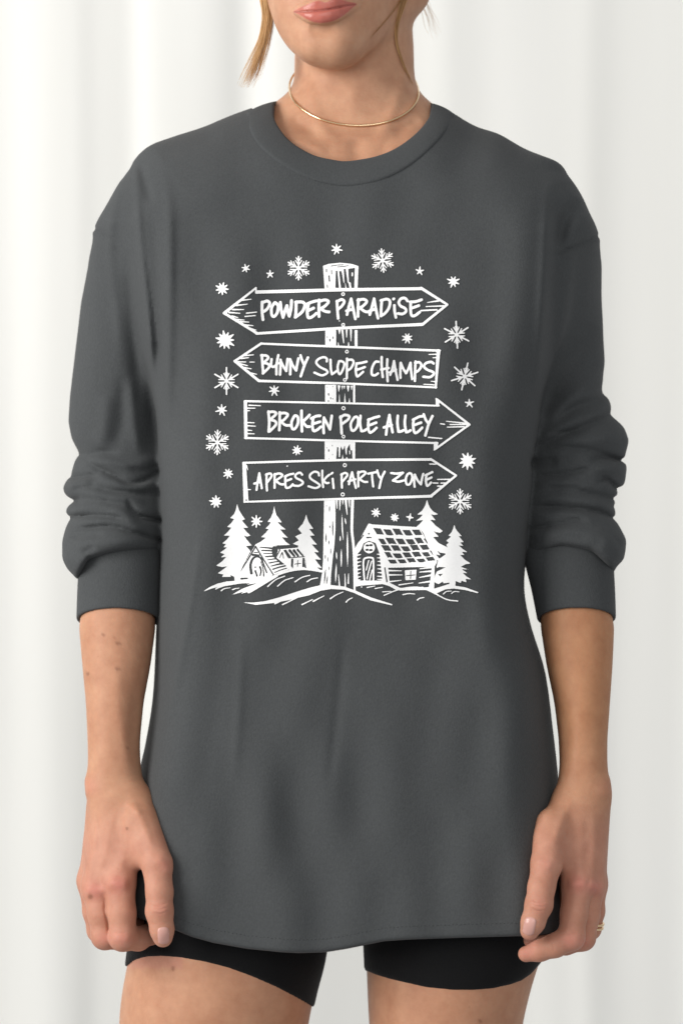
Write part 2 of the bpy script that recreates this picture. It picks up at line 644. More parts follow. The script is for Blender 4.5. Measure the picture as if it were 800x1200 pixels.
SLV_L = ZTube([(196, 176, 232, 0.0000, 0.026), (215, 155, 222, 0.0000, 0.040), (240, 138, 212, 0.0000, 0.050), (268, 119, 204, 0.0045, 0.056), (302, 106, 201.667, 0.0130, 0.056), (357, 95, 203, 0.0200, 0.055), (406, 89, 201, 0.0200, 0.053),
               (465, 82, 200, 0.0180, 0.050), (494, 80, 200, 0.0160, 0.048), (514, 84, 200, 0.0140, 0.046), (530, 93, 200, 0.0120, 0.044), (543, 87, 200, 0.0100, 0.046), (557, 83, 200, 0.0080, 0.047), (570, 73, 200, 0.0038, 0.050),
               (579, 75, 200, 0.0008, 0.049), (586, 83, 200, -0.0018, 0.046), (597, 77, 200, -0.0062, 0.048), (602, 77, 199.5, -0.0083, 0.048), (608, 82, 198, -0.0107, 0.046), (618, 77, 195.5, -0.0139, 0.048),
               (634, 73, 190.5, -0.0194, 0.049), (655, 73, 188, -0.0250, 0.048), (668, 79, 187, -0.0260, 0.045), (676, 88, 187, -0.0270, 0.041), (690, 92, 186, -0.0280, 0.038)], 0.0022)
SLV_R = ZTube([(205, 590, 648, 0.0000, 0.030), (222, 594, 662, 0.0000, 0.042), (240, 600, 673, 0.0000, 0.050), (258, 606, 683, 0.0020, 0.056), (277, 610, 695, 0.0068, 0.057), (312, 610.667, 703, 0.0155, 0.056), (371, 612, 706, 0.0200, 0.054), (425, 612, 708, 0.0200, 0.052),
               (448, 612, 705, 0.0180, 0.050), (458, 611, 704, 0.0170, 0.049), (468, 610, 713, 0.0160, 0.050), (477, 610, 715, 0.0160, 0.050), (485, 609, 713, 0.0150, 0.050), (500, 608, 730, 0.0140, 0.053), (516, 608, 736, 0.0120, 0.054),
               (534, 607, 732, 0.0100, 0.052), (548, 606, 734, 0.0080, 0.052), (567, 606, 732, 0.0044, 0.051), (583, 605, 722, -0.0011, 0.047), (600, 605, 721, -0.0069, 0.046), (617, 609.25, 726, -0.0137, 0.048), (634, 613.5, 735, -0.0194, 0.050),
               (656, 616, 732, -0.0250, 0.048), (664, 617, 722, -0.0260, 0.043), (675, 618, 718, -0.0270, 0.039), (690, 620, 717, -0.0280, 0.037)], 0.0022)

RM = ReliefMap()
for amp, w, pts in [
    # sleeve at the left of the photograph
    (1.8, 6, [(142, 208), (130, 270), (131, 322), (138, 377), (142, 430)]), (2.6, 4.5, [(159, 186), (162, 247), (166, 301), (172, 355), (178, 420), (184, 480)]), (2.2, 6, [(190, 195), (198, 236), (199, 290), (198, 420), (196, 500)]),
    (-2.6, 8, [(150, 290), (155, 360), (160, 430), (164, 480)]), (-2.0, 7, [(178, 230), (183, 300), (187, 400), (188, 460)]), (-2.6, 5, [(165, 192), (171, 215), (178, 240)]), (1.5, 12, [(116, 320), (110, 400), (104, 480)]),
    (2.8, 7, [(152, 440), (156, 490), (164, 534)]), (-2.6, 9, [(180, 400), (178, 460), (177, 500), (176, 536)]), (-2.6, 8, [(144, 440), (143, 490), (134, 530)]), (2.4, 8, [(126, 460), (122, 500), (116, 528)]),
    (-3.0, 4, [(84, 530), (100, 534), (122, 530), (140, 532)]), (3.2, 6, [(96, 540), (120, 540), (150, 544), (186, 540)]),
    (-5.0, 3.5, [(98, 536), (114, 548), (136, 558), (150, 565), (166, 564), (190, 550)]), (3.0, 4.5, [(108, 554), (138, 566), (160, 571), (190, 566)]), (-4.5, 3.2, [(80, 560), (98, 559), (112, 556), (116, 550)]),
    (3.0, 5, [(78, 568), (94, 566), (108, 563)]), (-4.0, 3.5, [(100, 567), (126, 574), (148, 577), (190, 579)]), (2.6, 5, [(96, 576), (126, 583), (148, 585), (170, 588)]), (-4.5, 3.5, [(72, 588), (84, 587), (96, 585)]),
    (-6.0, 4, [(149, 584), (155, 597), (168, 606), (192, 611)]), (2.6, 5, [(84, 597), (112, 594), (140, 600), (162, 612)]), (-4.5, 3.2, [(76, 607), (100, 604), (126, 605), (150, 610)]), (3.0, 5, [(86, 613), (112, 611), (140, 612), (172, 622)]),
    (-5.5, 3.8, [(82, 622), (112, 618), (136, 618), (156, 624), (192, 635)]), (-3.2, 3.2, [(82, 630), (100, 628), (122, 626)]), (3.0, 7, [(84, 642), (112, 636), (150, 633), (184, 640)]), (-2.5, 4, [(96, 650), (104, 644), (112, 640)]),
    # sleeve at the right
    (3.0, 7, [(643, 212), (639, 300), (634, 390), (628, 470)]), (-5.0, 12, [(656, 214), (651, 300), (645, 390), (637, 470)]), (-4.0, 9, [(676, 232), (660, 262), (648, 290)]),
    (2.0, 12, [(690, 300), (684, 360), (672, 420)]), (-5.0, 13, [(694, 380), (670, 425), (648, 462), (634, 490)]), (3.5, 8, [(706, 440), (682, 455), (660, 475), (640, 492)]),
    (-4.0, 5, [(712, 458), (698, 468), (672, 478), (650, 492)]), (4.0, 6, [(720, 478), (690, 487), (662, 498), (630, 517)]), (-4.5, 4.5, [(718, 484), (690, 497), (662, 509), (625, 525)]), (3.5, 9, [(728, 512), (700, 514), (670, 518), (640, 526)]),
    (-3.8, 4, [(622, 528), (650, 524), (675, 525), (700, 530), (736, 541)]), (-6.0, 3.2, [(688, 540), (705, 536), (736, 541)]), (-5.0, 7, [(654, 541), (640, 542), (618, 544)]), (3.0, 5, [(732, 550), (700, 549), (675, 543)]),
    (-4.0, 4, [(620, 558), (662, 555), (702, 545)]), (-6.0, 3.2, [(697, 566), (709, 561), (722, 572), (736, 576)]), (3.0, 5, [(626, 568), (662, 566), (694, 572)]), (-3.6, 3.2, [(668, 573), (700, 580), (730, 586)]),
    (2.8, 5, [(624, 584), (664, 584), (700, 591), (720, 594)]), (-5.5, 3.8, [(618, 594), (662, 595), (700, 600), (732, 614)]), (2.8, 5, [(624, 606), (662, 603), (700, 611)]), (-4.5, 4, [(616, 621), (650, 615), (688, 607)]),
    (3.5, 8, [(732, 636), (700, 626), (660, 624), (626, 632)]), (2.0, 6, [(730, 650), (715, 642), (700, 638)]),
    # body of the sweatshirt
    (1.60, 20, [(262, 560), (243, 640), (215, 740), (188, 860), (176, 960)]), (-1.50, 25, [(285, 640), (262, 760), (228, 900), (212, 1000)]),
    (1.10, 23, [(322, 760), (312, 900), (300, 1040)]), (-1.10, 27, [(372, 780), (366, 920), (360, 1060)]), (0.90, 27, [(440, 740), (446, 880), (450, 1040)]), (-0.90, 27, [(500, 720), (510, 880), (516, 1040)]),
    (1.25, 23, [(560, 640), (575, 780), (590, 940), (596, 1060)]), (-1.50, 21, [(604, 540), (612, 660), (626, 800), (636, 940)]), (0.90, 25, [(255, 240), (250, 330), (245, 430), (252, 520)]), (-1.10, 23, [(222, 250), (216, 350), (212, 450), (215, 560)]),
    (-0.90, 25, [(574, 260), (578, 380), (584, 500)]), (1.00, 21, [(608, 240), (606, 340), (602, 450)]), (-0.60, 17, [(250, 170), (300, 215), (340, 240)]), (-0.60, 17, [(560, 170), (510, 215), (470, 240)]),
    (-1.10, 15, [(186, 180), (215, 168), (262, 160)]), (0.70, 13, [(200, 196), (240, 184), (280, 178)]), (-0.50, 28, [(405, 260), (405, 340), (405, 420)]),
    (0.9, 5, [(236, 620), (226, 690), (212, 770), (196, 850)]), (0.7, 6, [(284, 740), (280, 830), (274, 920)]), (-0.7, 6, [(404, 740), (396, 830), (384, 930)]), (0.6, 5, [(590, 600), (602, 700), (618, 800)]),
]:
    RM.stroke(amp * (1.2 if 3.0 <= w <= 4.6 and amp < 0 else 1), w, pts)
for amp, w, pts in [
    (-2.2, 3.2, [(84, 574), (98, 571), (112, 572)]), (-2.4, 3.2, [(118, 586), (136, 590), (150, 590)]), (-2.0, 3.2, [(120, 612), (142, 614), (160, 618)]), (-2.2, 3.0, [(150, 548), (168, 552), (186, 544)]), (-2.0, 3.0, [(96, 596), (118, 597), (136, 596)]),
    (-2.4, 3.2, [(640, 508), (664, 506), (690, 506)]), (-2.2, 3.2, [(636, 570), (660, 572), (686, 568)]), (-2.4, 3.0, [(706, 588), (716, 592), (724, 596)]), (-2.0, 3.2, [(640, 604), (666, 606), (690, 613)]), (-2.0, 3.0, [(704, 622), (716, 628), (726, 638)]), (-2.0, 3.0, [(648, 630), (668, 628), (690, 632)]),
]:
    RM.stroke(amp, w, pts)
for pts in ([(700, 277), (685, 284), (668, 291), (650, 298), (641, 304)], [(110, 268), (124, 276), (140, 287)]):
    RM.stroke(-1.6, 2.0, pts, taper='end')
    RM.stroke(0.9, 3.0, [(x, y + 5) for x, y in pts], taper='end')
# slow waves of the cloth
_g = np.random.RandomState(5)
_X, _Y = np.meshgrid(np.arange(RM.w) + RM.x0, np.arange(RM.h) + RM.y0)
for i in range(16):
    a = _g.uniform(-0.45, 0.45); wl = _g.uniform(60, 170); ph = _g.uniform(0, 6.28)
    RM.m += 0.00022 * np.sin((np.cos(a) * _X + np.sin(a) * _Y) * 2 * np.pi / wl + ph)

HEMX = [100, 150, 200, 225, 250, 290, 330, 350, 380, 405, 430, 450, 480, 540, 611, 660, 720]
HEMY = [1062, 1072, 1088, 1098, 1105, 1112, 1116, 1117, 1116, 1112, 1107, 1103, 1101, 1099, 1097, 1094, 1090]

NECK_IN = [(321, 121), (321, 138), (328, 153), (340, 167), (355, 177), (370, 184), (388, 188), (404, 190), (423, 188), (442, 184), (460, 177), (476, 167), (491, 154), (502, 139), (506, 123)]
NECK_OUT = [(289, 134), (292, 150), (301, 168), (315, 182), (330, 193), (347, 203), (366, 211), (386, 216), (405, 218), (425, 216), (446, 211), (465, 203), (483, 192), (499, 179), (515, 163), (526, 148), (531, 135)]
NECK_HOLE = [(296, 40), (297, 130), (301, 152), (310, 168), (328, 186), (350, 198), (374, 207), (404, 211), (436, 207), (460, 199), (482, 187), (502, 172), (517, 154), (523, 134), (524, 40)]
_xs = np.arange(260, 561, 2.0); _ys = np.arange(30, 241, 2.0)
_NX, _NY = np.meshgrid(_xs, _ys)
NECK_F = poly_sdf(catmull(NECK_HOLE, 3, True), _NX, _NY) * S


def shirt(p):
    z = p[:, 2]
    px, py = to_px(p)
    face = np.clip((0.035 - p[:, 1]) / 0.04, 0, 1)
    rel = RM.at(px, py) * face
    # the openings: hem, sleeve ends, neck
    hem = (600 - np.interp(px, HEMX, HEMY)) * S * (CAMD + p[:, 1]) / CAMD - z
    t = smax(torso(p) - rel, hem, 0.003)
    cut = np.interp(px, [70, 89, 104, 148, 187, 200, 600, 619, 658, 693, 720, 740], [678, 672, 651, 642, 636, 634, 640, 642, 637, 643, 664, 670])
    end = (600 - cut) * S * 0.98 - z - 0.25 * (p[:, 1] + 0.065)
    s = smax(np.minimum(SLV_L(p), SLV_R(p)) - rel, end, 0.006)
    k = np.interp(z, [(600 - 520) * S, (600 - 330) * S], [0.004, 0.026])
    f = smin(t, s, k)
    hole = bil(NECK_F, 260, 30, 2.0, px, py)
    hole = np.where((px < 262) | (px > 558) | (py > 238), 0.2, hole)
    f = np.where(p[:, 1] < 0.03, np.maximum(f, -hole), f)
    return f


def cuff_form(st, zc, tilt):
    T = ZTube(st, 0.004)

    def fn(p):
        f = T(p)
        px, py = to_px(p)
        end = (600 - zc) * S - p[:, 2] - tilt * (p[:, 1] - T.cy.mean())
        inner = -(f + 0.0032)
        f = smax(f, end, 0.0012)
        low = (600 - zc) * S - p[:, 2] - tilt * (p[:, 1] - T.cy.mean()) + 0.022
        return np.where(low > 0, np.maximum(f, inner), f)
    return T, fn


CUFF_L = cuff_form([(606, 97, 184, -0.021, 0.033), (636, 95, 185, -0.024, 0.034), (655, 93, 190, -0.026, 0.0345), (690, 91, 189, -0.029, 0.035), (720, 90, 188, -0.033, 0.035), (745, 89, 187, -0.035, 0.035), (770, 89, 187, -0.036, 0.035)], 727, 0.36)
CUFF_R = cuff_form([(606, 619, 714, -0.021, 0.034), (636, 617, 717, -0.024, 0.036), (655, 613, 718, -0.026, 0.0365), (690, 622, 720, -0.029, 0.0365), (720, 628, 721, -0.033, 0.0355), (745, 632, 721, -0.035, 0.035), (770, 636, 721, -0.036, 0.035)], 726, 0.34)

# ---------------------------------------------------------------- the person: one continuous body
def Q(px, py, Y):
    return P(px, py, Y)


ARM_L = ZTube([(300, 124, 180, 0.012, 0.034), (420, 112, 180, 0.020, 0.032), (540, 108, 176, 0.010, 0.028), (640, 105, 176, -0.020, 0.026), (700, 98, 180, -0.031, 0.0305), (735, 93, 182.5, -0.035, 0.033), (780, 97, 176.5, -0.043, 0.031), (823, 101, 168.5, -0.050, 0.028),
               (866, 103, 164.5, -0.057, 0.0245), (896, 103.5, 165, -0.062, 0.022), (912, 101, 167, -0.064, 0.0215), (924, 100.5, 169, -0.066, 0.0205), (936, 104, 171, -0.068, 0.0195), (950, 108, 170, -0.070, 0.017), (966, 116, 160, -0.072, 0.013), (980, 124, 150, -0.073, 0.006)], 0.004)
ARM_R = ZTube([(300, 626, 684, 0.012, 0.034), (420, 628, 692, 0.020, 0.032), (540, 632, 696, 0.010, 0.028), (640, 633, 703, -0.020, 0.026), (700, 633, 713, -0.031, 0.0305), (735, 633, 719, -0.035, 0.033), (780, 640, 717, -0.043, 0.031), (823, 649, 714, -0.050, 0.028),
               (866, 654, 711, -0.057, 0.0245), (896, 655, 711, -0.062, 0.022), (912, 654, 713, -0.064, 0.0215), (924, 652, 714.5, -0.066, 0.0205), (938, 648, 712, -0.068, 0.0195), (950, 654, 708, -0.070, 0.017), (966, 664, 700, -0.072, 0.013), (980, 672, 692, -0.073, 0.006)], 0.004)
LEG_L = ZTube([(1000, 160, 385, 0.0, 0.088), (1060, 156, 385, 0.0, 0.088), (1127, 151, 380, 0.0, 0.086), (1156, 144, 370, 0.0, 0.085), (1200, 139, 361, 0.0, 0.083), (1320, 150, 345, 0.002, 0.076), (1430, 168, 325, 0.004, 0.064)], 0.012)
LEG_R = ZTube([(1000, 424, 652, 0.0, 0.088), (1060, 426, 646, 0.0, 0.087), (1113, 428.5, 636, 0.0, 0.085), (1150, 430, 623, 0.0, 0.083), (1200, 432, 611, 0.0, 0.081), (1320, 446, 596, 0.002, 0.075), (1430, 464, 580, 0.004, 0.063)], 0.012)
NECK = ZTube([(-60, 352, 478, 0.022, 0.054), (20, 349, 482, 0.016, 0.054), (55, 345.5, 484.5, 0.012, 0.0535), (85, 345, 485, 0.010, 0.053), (98, 344, 487, 0.010, 0.053), (108, 339, 491, 0.011, 0.054), (118, 327, 500, 0.012, 0.055), (132, 306, 520, 0.013, 0.056), (160, 270, 556, 0.013, 0.057), (200, 240, 590, 0.013, 0.057)], 0.004)

HANDS = {
    'L': dict(
        palm=[((150, 940, -.070), (140, 1032, -.088), .0170, .0135), ((137, 940, -.068), (114, 1040, -.080), .0175, .0132), ((126, 940, -.060), (108, 1032, -.060), .0150, .0120), ((122, 945, -.052), (114, 1018, -.042), .0135, .0110),
              ((160, 940, -.072), (177, 1000, -.094), .0150, .0140), ((150, 968, -.074), (168, 996, -.088), .0165, .0130), ((128, 990, -.055), (150, 1060, -.045), .016, .012)],
        fingers=[[((140, 1032, -.088), .0135), ((143, 1070, -.097), .0118), ((144, 1098, -.098), .0118), ((162, 1100, -.084), .0100), ((178, 1094, -.068), .0090), ((184, 1082, -.058), .0075)],
                 [((114, 1040, -.080), .0130), ((119, 1072, -.086), .0112), ((123, 1097, -.085), .0112), ((142, 1100, -.066), .0098), ((158, 1090, -.052), .0085), ((160, 1076, -.048), .0075)],
                 [((108, 1032, -.060), .0120), ((112, 1068, -.063), .0105), ((117, 1090, -.060), .0105), ((134, 1092, -.044), .0092), ((146, 1080, -.034), .0080)],
                 [((114, 1018, -.042), .0105), ((116, 1050, -.040), .0092), ((120, 1068, -.036), .0090), ((134, 1070, -.026), .0080), ((142, 1060, -.020), .0070)],
                 [((164, 962, -.086), .0150), ((184, 1012, -.106), .0128), ((187, 1045, -.114), .0112), ((187, 1068, -.117), .0114), ((190, 1090, -.118), .0098), ((191, 1099, -.117), .0080)]],
    ),
    'R': dict(
        palm=[((682, 940, -.070), (677, 1034, -.090), .0165, .0135), ((690, 940, -.066), (690, 1036, -.080), .0160, .0130), ((694, 940, -.058), (694, 1036, -.062), .0135, .0118), ((692, 945, -.050), (690, 1022, -.042), .0125, .0105),
              ((665, 940, -.072), (645, 985, -.090), .0140, .0150), ((668, 962, -.074), (655, 1002, -.090), .0165, .0130), ((680, 990, -.060), (665, 1060, -.048), .015, .011)],
        fingers=[[((677, 1034, -.090), .0133), ((672, 1070, -.100), .0112), ((669, 1098, -.104), .0112), ((650, 1108, -.106), .0098), ((632, 1114, -.104), .0088), ((616, 1118, -.101), .0068)],
                 [((690, 1036, -.080), .0130), ((687, 1072, -.086), .0108), ((682, 1099, -.086), .0108), ((662, 1106, -.084), .0092), ((640, 1106, -.084), .0080), ((622, 1102, -.086), .0066)],
                 [((694, 1036, -.062), .0118), ((694, 1068, -.064), .0100), ((690, 1088, -.062), .0098), ((674, 1094, -.052), .0085), ((660, 1092, -.046), .0075)],
                 [((690, 1022, -.042), .0102), ((692, 1052, -.040), .0088), ((688, 1070, -.037), .0086), ((676, 1074, -.028), .0078), ((666, 1068, -.024), .0070)],
                 [((646, 968, -.088), .0150), ((640, 1012, -.108), .0130), ((634, 1040, -.117), .0112), ((631, 1060, -.121), .0114), ((624, 1081, -.123), .0098), ((620, 1091, -.122), .0078)]],
    ),
}


class Hand:
    def __init__(self, spec):
        self.palm = [(Q(*a), Q(*b), r1, r2) for a, b, r1, r2 in spec['palm']]
        self.fingers = [[(Q(*c), r) for c, r in f] for f in spec['fingers']]
        pts = np.array([q for f in self.fingers for q, r in f] + [q for a, b, r1, r2 in self.palm for q in (a, b)])
        self.lo, self.hi = pts.min(0) - 0.018, pts.max(0) + 0.018

    def raw(self, p):
        pal = None
        for a, b, r1, r2 in self.palm:
            d = cone(p, a, b, r1, r2)
            pal = d if pal is None else smin(pal, d, 0.010)
        fin = None
        for f in self.fingers:
            c = None
            for (a, r1), (b, r2) in zip(f[:-1], f[1:]):
                d = cone(p, a, b, r1, r2)
                c = d if c is None else smin(c, d, 0.0035)
            fin = c if fin is None else smin(fin, c, 0.0014)
        return smin(pal, fin, 0.006)

    def __call__(self, p):
        return boxed(p, self.lo, self.hi, 0.05, self.raw)


HAND_L, HAND_R = Hand(HANDS['L']), Hand(HANDS['R'])


def head_raw(p):
    d = ellipsoid(p, Q(398, -135, 0.02), np.array([0.076, 0.096, 0.105]))
    d = smin(d, ellipsoid(p, Q(388, -50, -0.036), np.array([0.056, 0.056, 0.085])), 0.03)
    d = smin(d, ellipsoid(p, Q(384, 8, -0.052), np.array([0.043, 0.043, 0.050])), 0.02)
    d = smin(d, cone(p, Q(336, -28, -0.004), Q(372, 42, -0.066), 0.024, 0.0205), 0.014)
    d = smin(d, cone(p, Q(372, 42, -0.066), Q(392, 46, -0.070), 0.0205, 0.0215), 0.008)
    d = smin(d, cone(p, Q(470, -12, 0.004), Q(396, 44, -0.064), 0.026, 0.022), 0.018)
    d = smin(d, cone(p, Q(372, 52, -0.080), Q(392, 54, -0.081), 0.0115, 0.0125), 0.014)
    # nose, brow, ears (above the picture's edge)
    d = smin(d, cone(p, Q(392, -92, -0.098), Q(384, -38, -0.118), 0.006, 0.011), 0.012)
    d = smin(d, cone(p, Q(368, -34, -0.100), Q(398, -36, -0.100), 0.009, 0.009), 0.008)
    d = smin(d, cone(p, Q(346, -112, -0.078), Q(438, -112, -0.074), 0.012, 0.012), 0.016)
    for cx, yy in ((358, -0.084), (424, -0.080)):
        d = smax(d, -ellipsoid(p, Q(cx, -92, yy - 0.012), np.array([0.017, 0.014, 0.010])), 0.010)
        d = smin(d, ellipsoid(p, Q(cx, -92, yy + 0.007), np.array([0.0135, 0.0115, 0.0095])), 0.003)
    for cx in (302, 492):
        d = smin(d, ellipsoid(p, Q(cx, -70, 0.022), np.array([0.008, 0.018, 0.031])), 0.008)
    # lips
    lo = catmull([(349, 13, -0.0905), (362, 18, -0.0985), (377, 20, -0.1010), (394, 16, -0.0985), (414, 7.5, -0.0890)], 2)
    up = catmull([(347, 13, -0.0900), (360, 8, -0.0985), (372, 4.5, -0.1020), (381, 5.5, -0.1015), (390, 2.6, -0.1015), (402, 2.8, -0.0970), (416, 5, -0.0885)], 2)
    for cv, rr in ((lo, (0.0030, 0.0066)), (up, (0.0026, 0.0050))):
        n = len(cv)
        g = None
        for i in range(n - 1):
            t0, t1 = math.sin(math.pi * (i + 0.15) / (n - 0.7)), math.sin(math.pi * (i + 1.15) / (n - 0.7))
            e = cone(p, Q(*cv[i]), Q(*cv[i + 1]), rr[0] + (rr[1] - rr[0]) * max(t0, 0), rr[0] + (rr[1] - rr[0]) * max(t1, 0))
            g = e if g is None else smin(g, e, 0.006)
        d = smin(d, g + 0.0010, 0.0055)
    return d


H_LO, H_HI = np.array([-0.10, -0.14, 0.38]), np.array([0.10, 0.13, 0.70])

BM = ReliefMap(0, 800, -40, 1240, 0.5)
MOUTH = [(345, 14), (354, 13.6), (365, 13.2), (372, 12.8), (378, 12.2), (386, 11), (394, 9.3), (406, 6.6), (417, 5)]
BM.stroke(-1.3, 1.3, MOUTH)
BM.stroke(-1.6, 7, [(362, 33), (378, 36), (394, 32)])
for amp, w, pts in [
    # throat and collar bones
    (1.4, 8, [(356, 95), (364, 115), (376, 145), (394, 172)]), (1.8, 7, [(478, 72), (470, 105), (456, 140), (440, 170)]), (-2.6, 10, [(418, 196), (417, 178), (416, 160)]), (1.4, 11, [(414, 95), (414, 120), (414, 140)]),
    (2.5, 6, [(330, 158), (356, 168), (384, 178)]), (2.5, 6, [(500, 158), (474, 168), (450, 178)]), (-2.0, 6, [(340, 140), (358, 150), (372, 160)]), (-2.0, 6, [(492, 140), (474, 150), (462, 160)]),
    # hand at the left: tendons, knuckles, finger joints
    (0.6, 4.5, [(150, 950), (146, 990), (141, 1028)]), (0.6, 4.5, [(134, 950), (124, 995), (114, 1034)]), (0.8, 4.5, [(152, 930), (166, 960), (180, 998)]), (-0.7, 7, [(142, 985), (134, 1010), (127, 1035)]), (-0.5, 5, [(160, 965), (163, 985), (166, 1010)]),
    (2.0, 7, [(126, 1032), (139, 1036), (152, 1036)]), (2.0, 7, [(100, 1040), (112, 1044), (124, 1044)]), (1.0, 4, [(148, 940), (157, 948), (165, 955)]), (1.2, 8, [(96, 908), (103, 922), (106, 936)]),
    (-1.2, 1.3, [(124, 1052), (123, 1066), (126, 1082), (128, 1100)]),
    (-0.55, 0.9, [(177, 1059), (186, 1061), (197, 1058)]), (-0.5, 0.9, [(178, 1064), (187, 1066), (197, 1063)]), (-0.4, 0.8, [(180, 1069), (188, 1071), (196, 1068)]), (0.9, 5, [(174, 1066), (186, 1066), (199, 1066)]),
    (1.1, 6, [(182, 1004), (194, 1014), (200, 1026)]), (1.0, 6, [(130, 1099), (142, 1100), (155, 1100)]), (-0.4, 0.9, [(132, 1092), (140, 1094), (150, 1092)]), (0.8, 2.2, [(112, 960), (112, 1000)]),
    # hand at the right
    (0.5, 5, [(682, 950), (680, 990), (677, 1030)]), (0.5, 5, [(694, 950), (696, 990), (695, 1030)]), (0.8, 5, [(670, 935), (657, 962), (645, 994)]), (-0.5, 5, [(666, 970), (660, 990), (655, 1012)]), (-0.5, 6, [(688, 985), (686, 1010), (685, 1034)]),
    (2.0, 7, [(664, 1036), (677, 1036), (690, 1034)]), (1.8, 6, [(688, 1036), (698, 1040), (706, 1044)]), (1.2, 8, [(714, 908), (711, 922), (708, 936)]), 
    (-0.55, 0.9, [(621, 1054), (630, 1057), (641, 1058)]), (-0.5, 0.9, [(620, 1059), (629, 1062), (640, 1063)]), (-0.4, 0.8, [(620, 1064), (628, 1067), (637, 1068)]), (0.9, 5, [(618, 1060), (631, 1061), (644, 1063)]),
    (1.0, 6, [(626, 1008), (636, 1012), (648, 1016)]), (-0.4, 0.9, [(660, 1092), (668, 1095), (676, 1093)]), (-0.4, 0.8, [(645, 1103), (648, 1109), (648, 1116)]),
    # forearms
    (1.0, 8, [(140, 760), (138, 820), (148, 880), (156, 930)]), (-1.3, 6, [(160, 800), (156, 860), (160, 900)]), (0.8, 9, [(676, 770), (682, 830), (672, 890), (664, 930)]), (-1.2, 6, [(658, 820), (664, 870), (660, 905)]),
]:
    BM.stroke(amp, w, pts)


def body(p):
    # under the sweatshirt the trunk follows its form a centimetre below
    f = torso(p) + 0.0125
    f = np.maximum(f, (600 - 1040) * S - p[:, 2])
    f = smin(f, NECK(p), 0.014)
    f = smin(f, boxed(p, H_LO, H_HI, 0.05, head_raw), 0.012)
    legs = smin(LEG_L(p), LEG_R(p), 0.01)
    f = smin(f, legs, 0.01)
    al = smin(ARM_L(p), HAND_L(p), 0.008)
    ar = smin(ARM_R(p), HAND_R(p), 0.008)
    arms = np.minimum(al, ar)
    k = np.interp(p[:, 2], [(600 - 480) * S, (600 - 380) * S], [0.0005, 0.03])
    f = smin(f, arms, k)
    px, py = to_px(p)
    return f - BM.at(px, py) * np.clip((0.01 - p[:, 1]) / 0.03, 0, 1)


def srgb(r, g, b):
    return np.array([((c / 255 + 0.055) / 1.055) ** 2.4 if c > 10 else c / 255 / 12.92 for c in (r, g, b)])


def skin_tint(v):
    px, py = to_px(v)
    n = len(v)
    base = np.tile(np.array([0.505, 0.262, 0.158]), (n, 1))
    face = np.array([0.545, 0.300, 0.185])
    wf = np.clip((200 - py) / 60, 0, 1)[:, None]
    base = base * (1 - wf) + face * wf

    def mixin(col, w):
        nonlocal base
        base = base * (1 - w[:, None]) + np.asarray(col) * w[:, None]
    blob = lambda cx, cy, r: np.exp(-(((px - cx) / r) ** 2 + ((py - cy) / r) ** 2))
    front = (v[:, 1] < 0.01)
    hand = np.clip((py - 930) / 60, 0, 1) * ((px < 215) | (px > 600)) * (py < 1135)
    thigh_zone = (v[:, 1] > -0.01) & (py > 1090)
    hand = hand * ~thigh_zone
    mixin((0.515, 0.245, 0.172), hand * 0.75)
    arm_r = ((px > 610) & (py > 700) & (py < 960)) * 1.0
    mixin((0.470, 0.228, 0.112), arm_r * 0.8 * np.clip((960 - py) / 120, 0, 1))
    for cx, cy, r, a in ((139, 1036, 11, .75), (112, 1044, 11, .8), (143, 1100, 10, .5), (122, 1100, 9, .5), (189, 1064, 9, .35), (104, 922, 12, .3), (194, 1014, 8, .4),
                         (678, 1036, 11, .7), (697, 1040, 9, .7), (668, 1102, 10, .55), (631, 1060, 9, .35), (640, 1012, 9, .3), (684, 1104, 8, .4), (616, 1117, 9, .45), (622, 1104, 8, .4), (710, 922, 12, .2)):
        mixin((0.60, 0.235, 0.185), blob(cx, cy, r) * a * front)
    # moles
    for cx, cy, r in ((122, 744, 1.6), (139, 754, 2.0), (138, 784, 2.4), (103, 790, 1.6), (149, 971, 1.5), (106, 1051, 2.6), (203, 1135, 2.0), (562, 1197, 1.8), (134, 746, 1.2), (150, 876, 1.1), (171, 862, 1.0)):
        mixin((0.24, 0.10, 0.06), np.clip(blob(cx, cy, r) * 1.3, 0, .75) * front)
    # lips
    lip = [(344, 13.5), (352, 8.5), (361, 4.8), (369, 1.5), (375, 1), (381, 2.8), (387, 0.5), (392, -1.2), (400, -0.5), (408, 2), (417.5, 4.6), (411, 11), (402, 18.5), (391, 24.5), (378, 27), (366, 25.5), (356, 20.5), (349, 16.5)]
    near = (py < 60) & (px > 320) & (px < 440) & (v[:, 1] < -0.05)
    gl = np.zeros(n)
    if near.any():
        d = poly_sdf(catmull(lip, 4, True), px[near], py[near])
        w = np.clip(0.5 - d / 1.6, 0, 1)
        ww = np.zeros(n); ww[near] = w
        mixin((0.50, 0.135, 0.112), ww * 0.88)
        gl = ww
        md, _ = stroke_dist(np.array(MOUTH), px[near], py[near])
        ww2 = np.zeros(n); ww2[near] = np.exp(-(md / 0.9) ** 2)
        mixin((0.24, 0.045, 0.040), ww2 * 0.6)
        chk = np.zeros(n); chk[near] = np.exp(-((px[near] - 345) / 14) ** 2 - ((py[near] - 2) / 14) ** 2)
        mixin((0.62, 0.34, 0.24), chk * 0.4)
    return np.clip(base, 0, 1), gl

import time as _time
_t0 = _time.time()

# ---------------------------------------------------------------- person
person = empty('person', P(400, 1440, 0), 'standing person in charcoal sweatshirt and black shorts, arms hanging, face cropped above the lips', 'person')
bv, bq = mesh_sdf(body, (-0.26, -0.15, -0.62), (0.26, 0.14, 0.70), 0.0024)
print('meshed', _time.time() - _t0)
bv, bq, _ = compact(bv, bq)
print('raw body', len(bq), _time.time() - _t0)
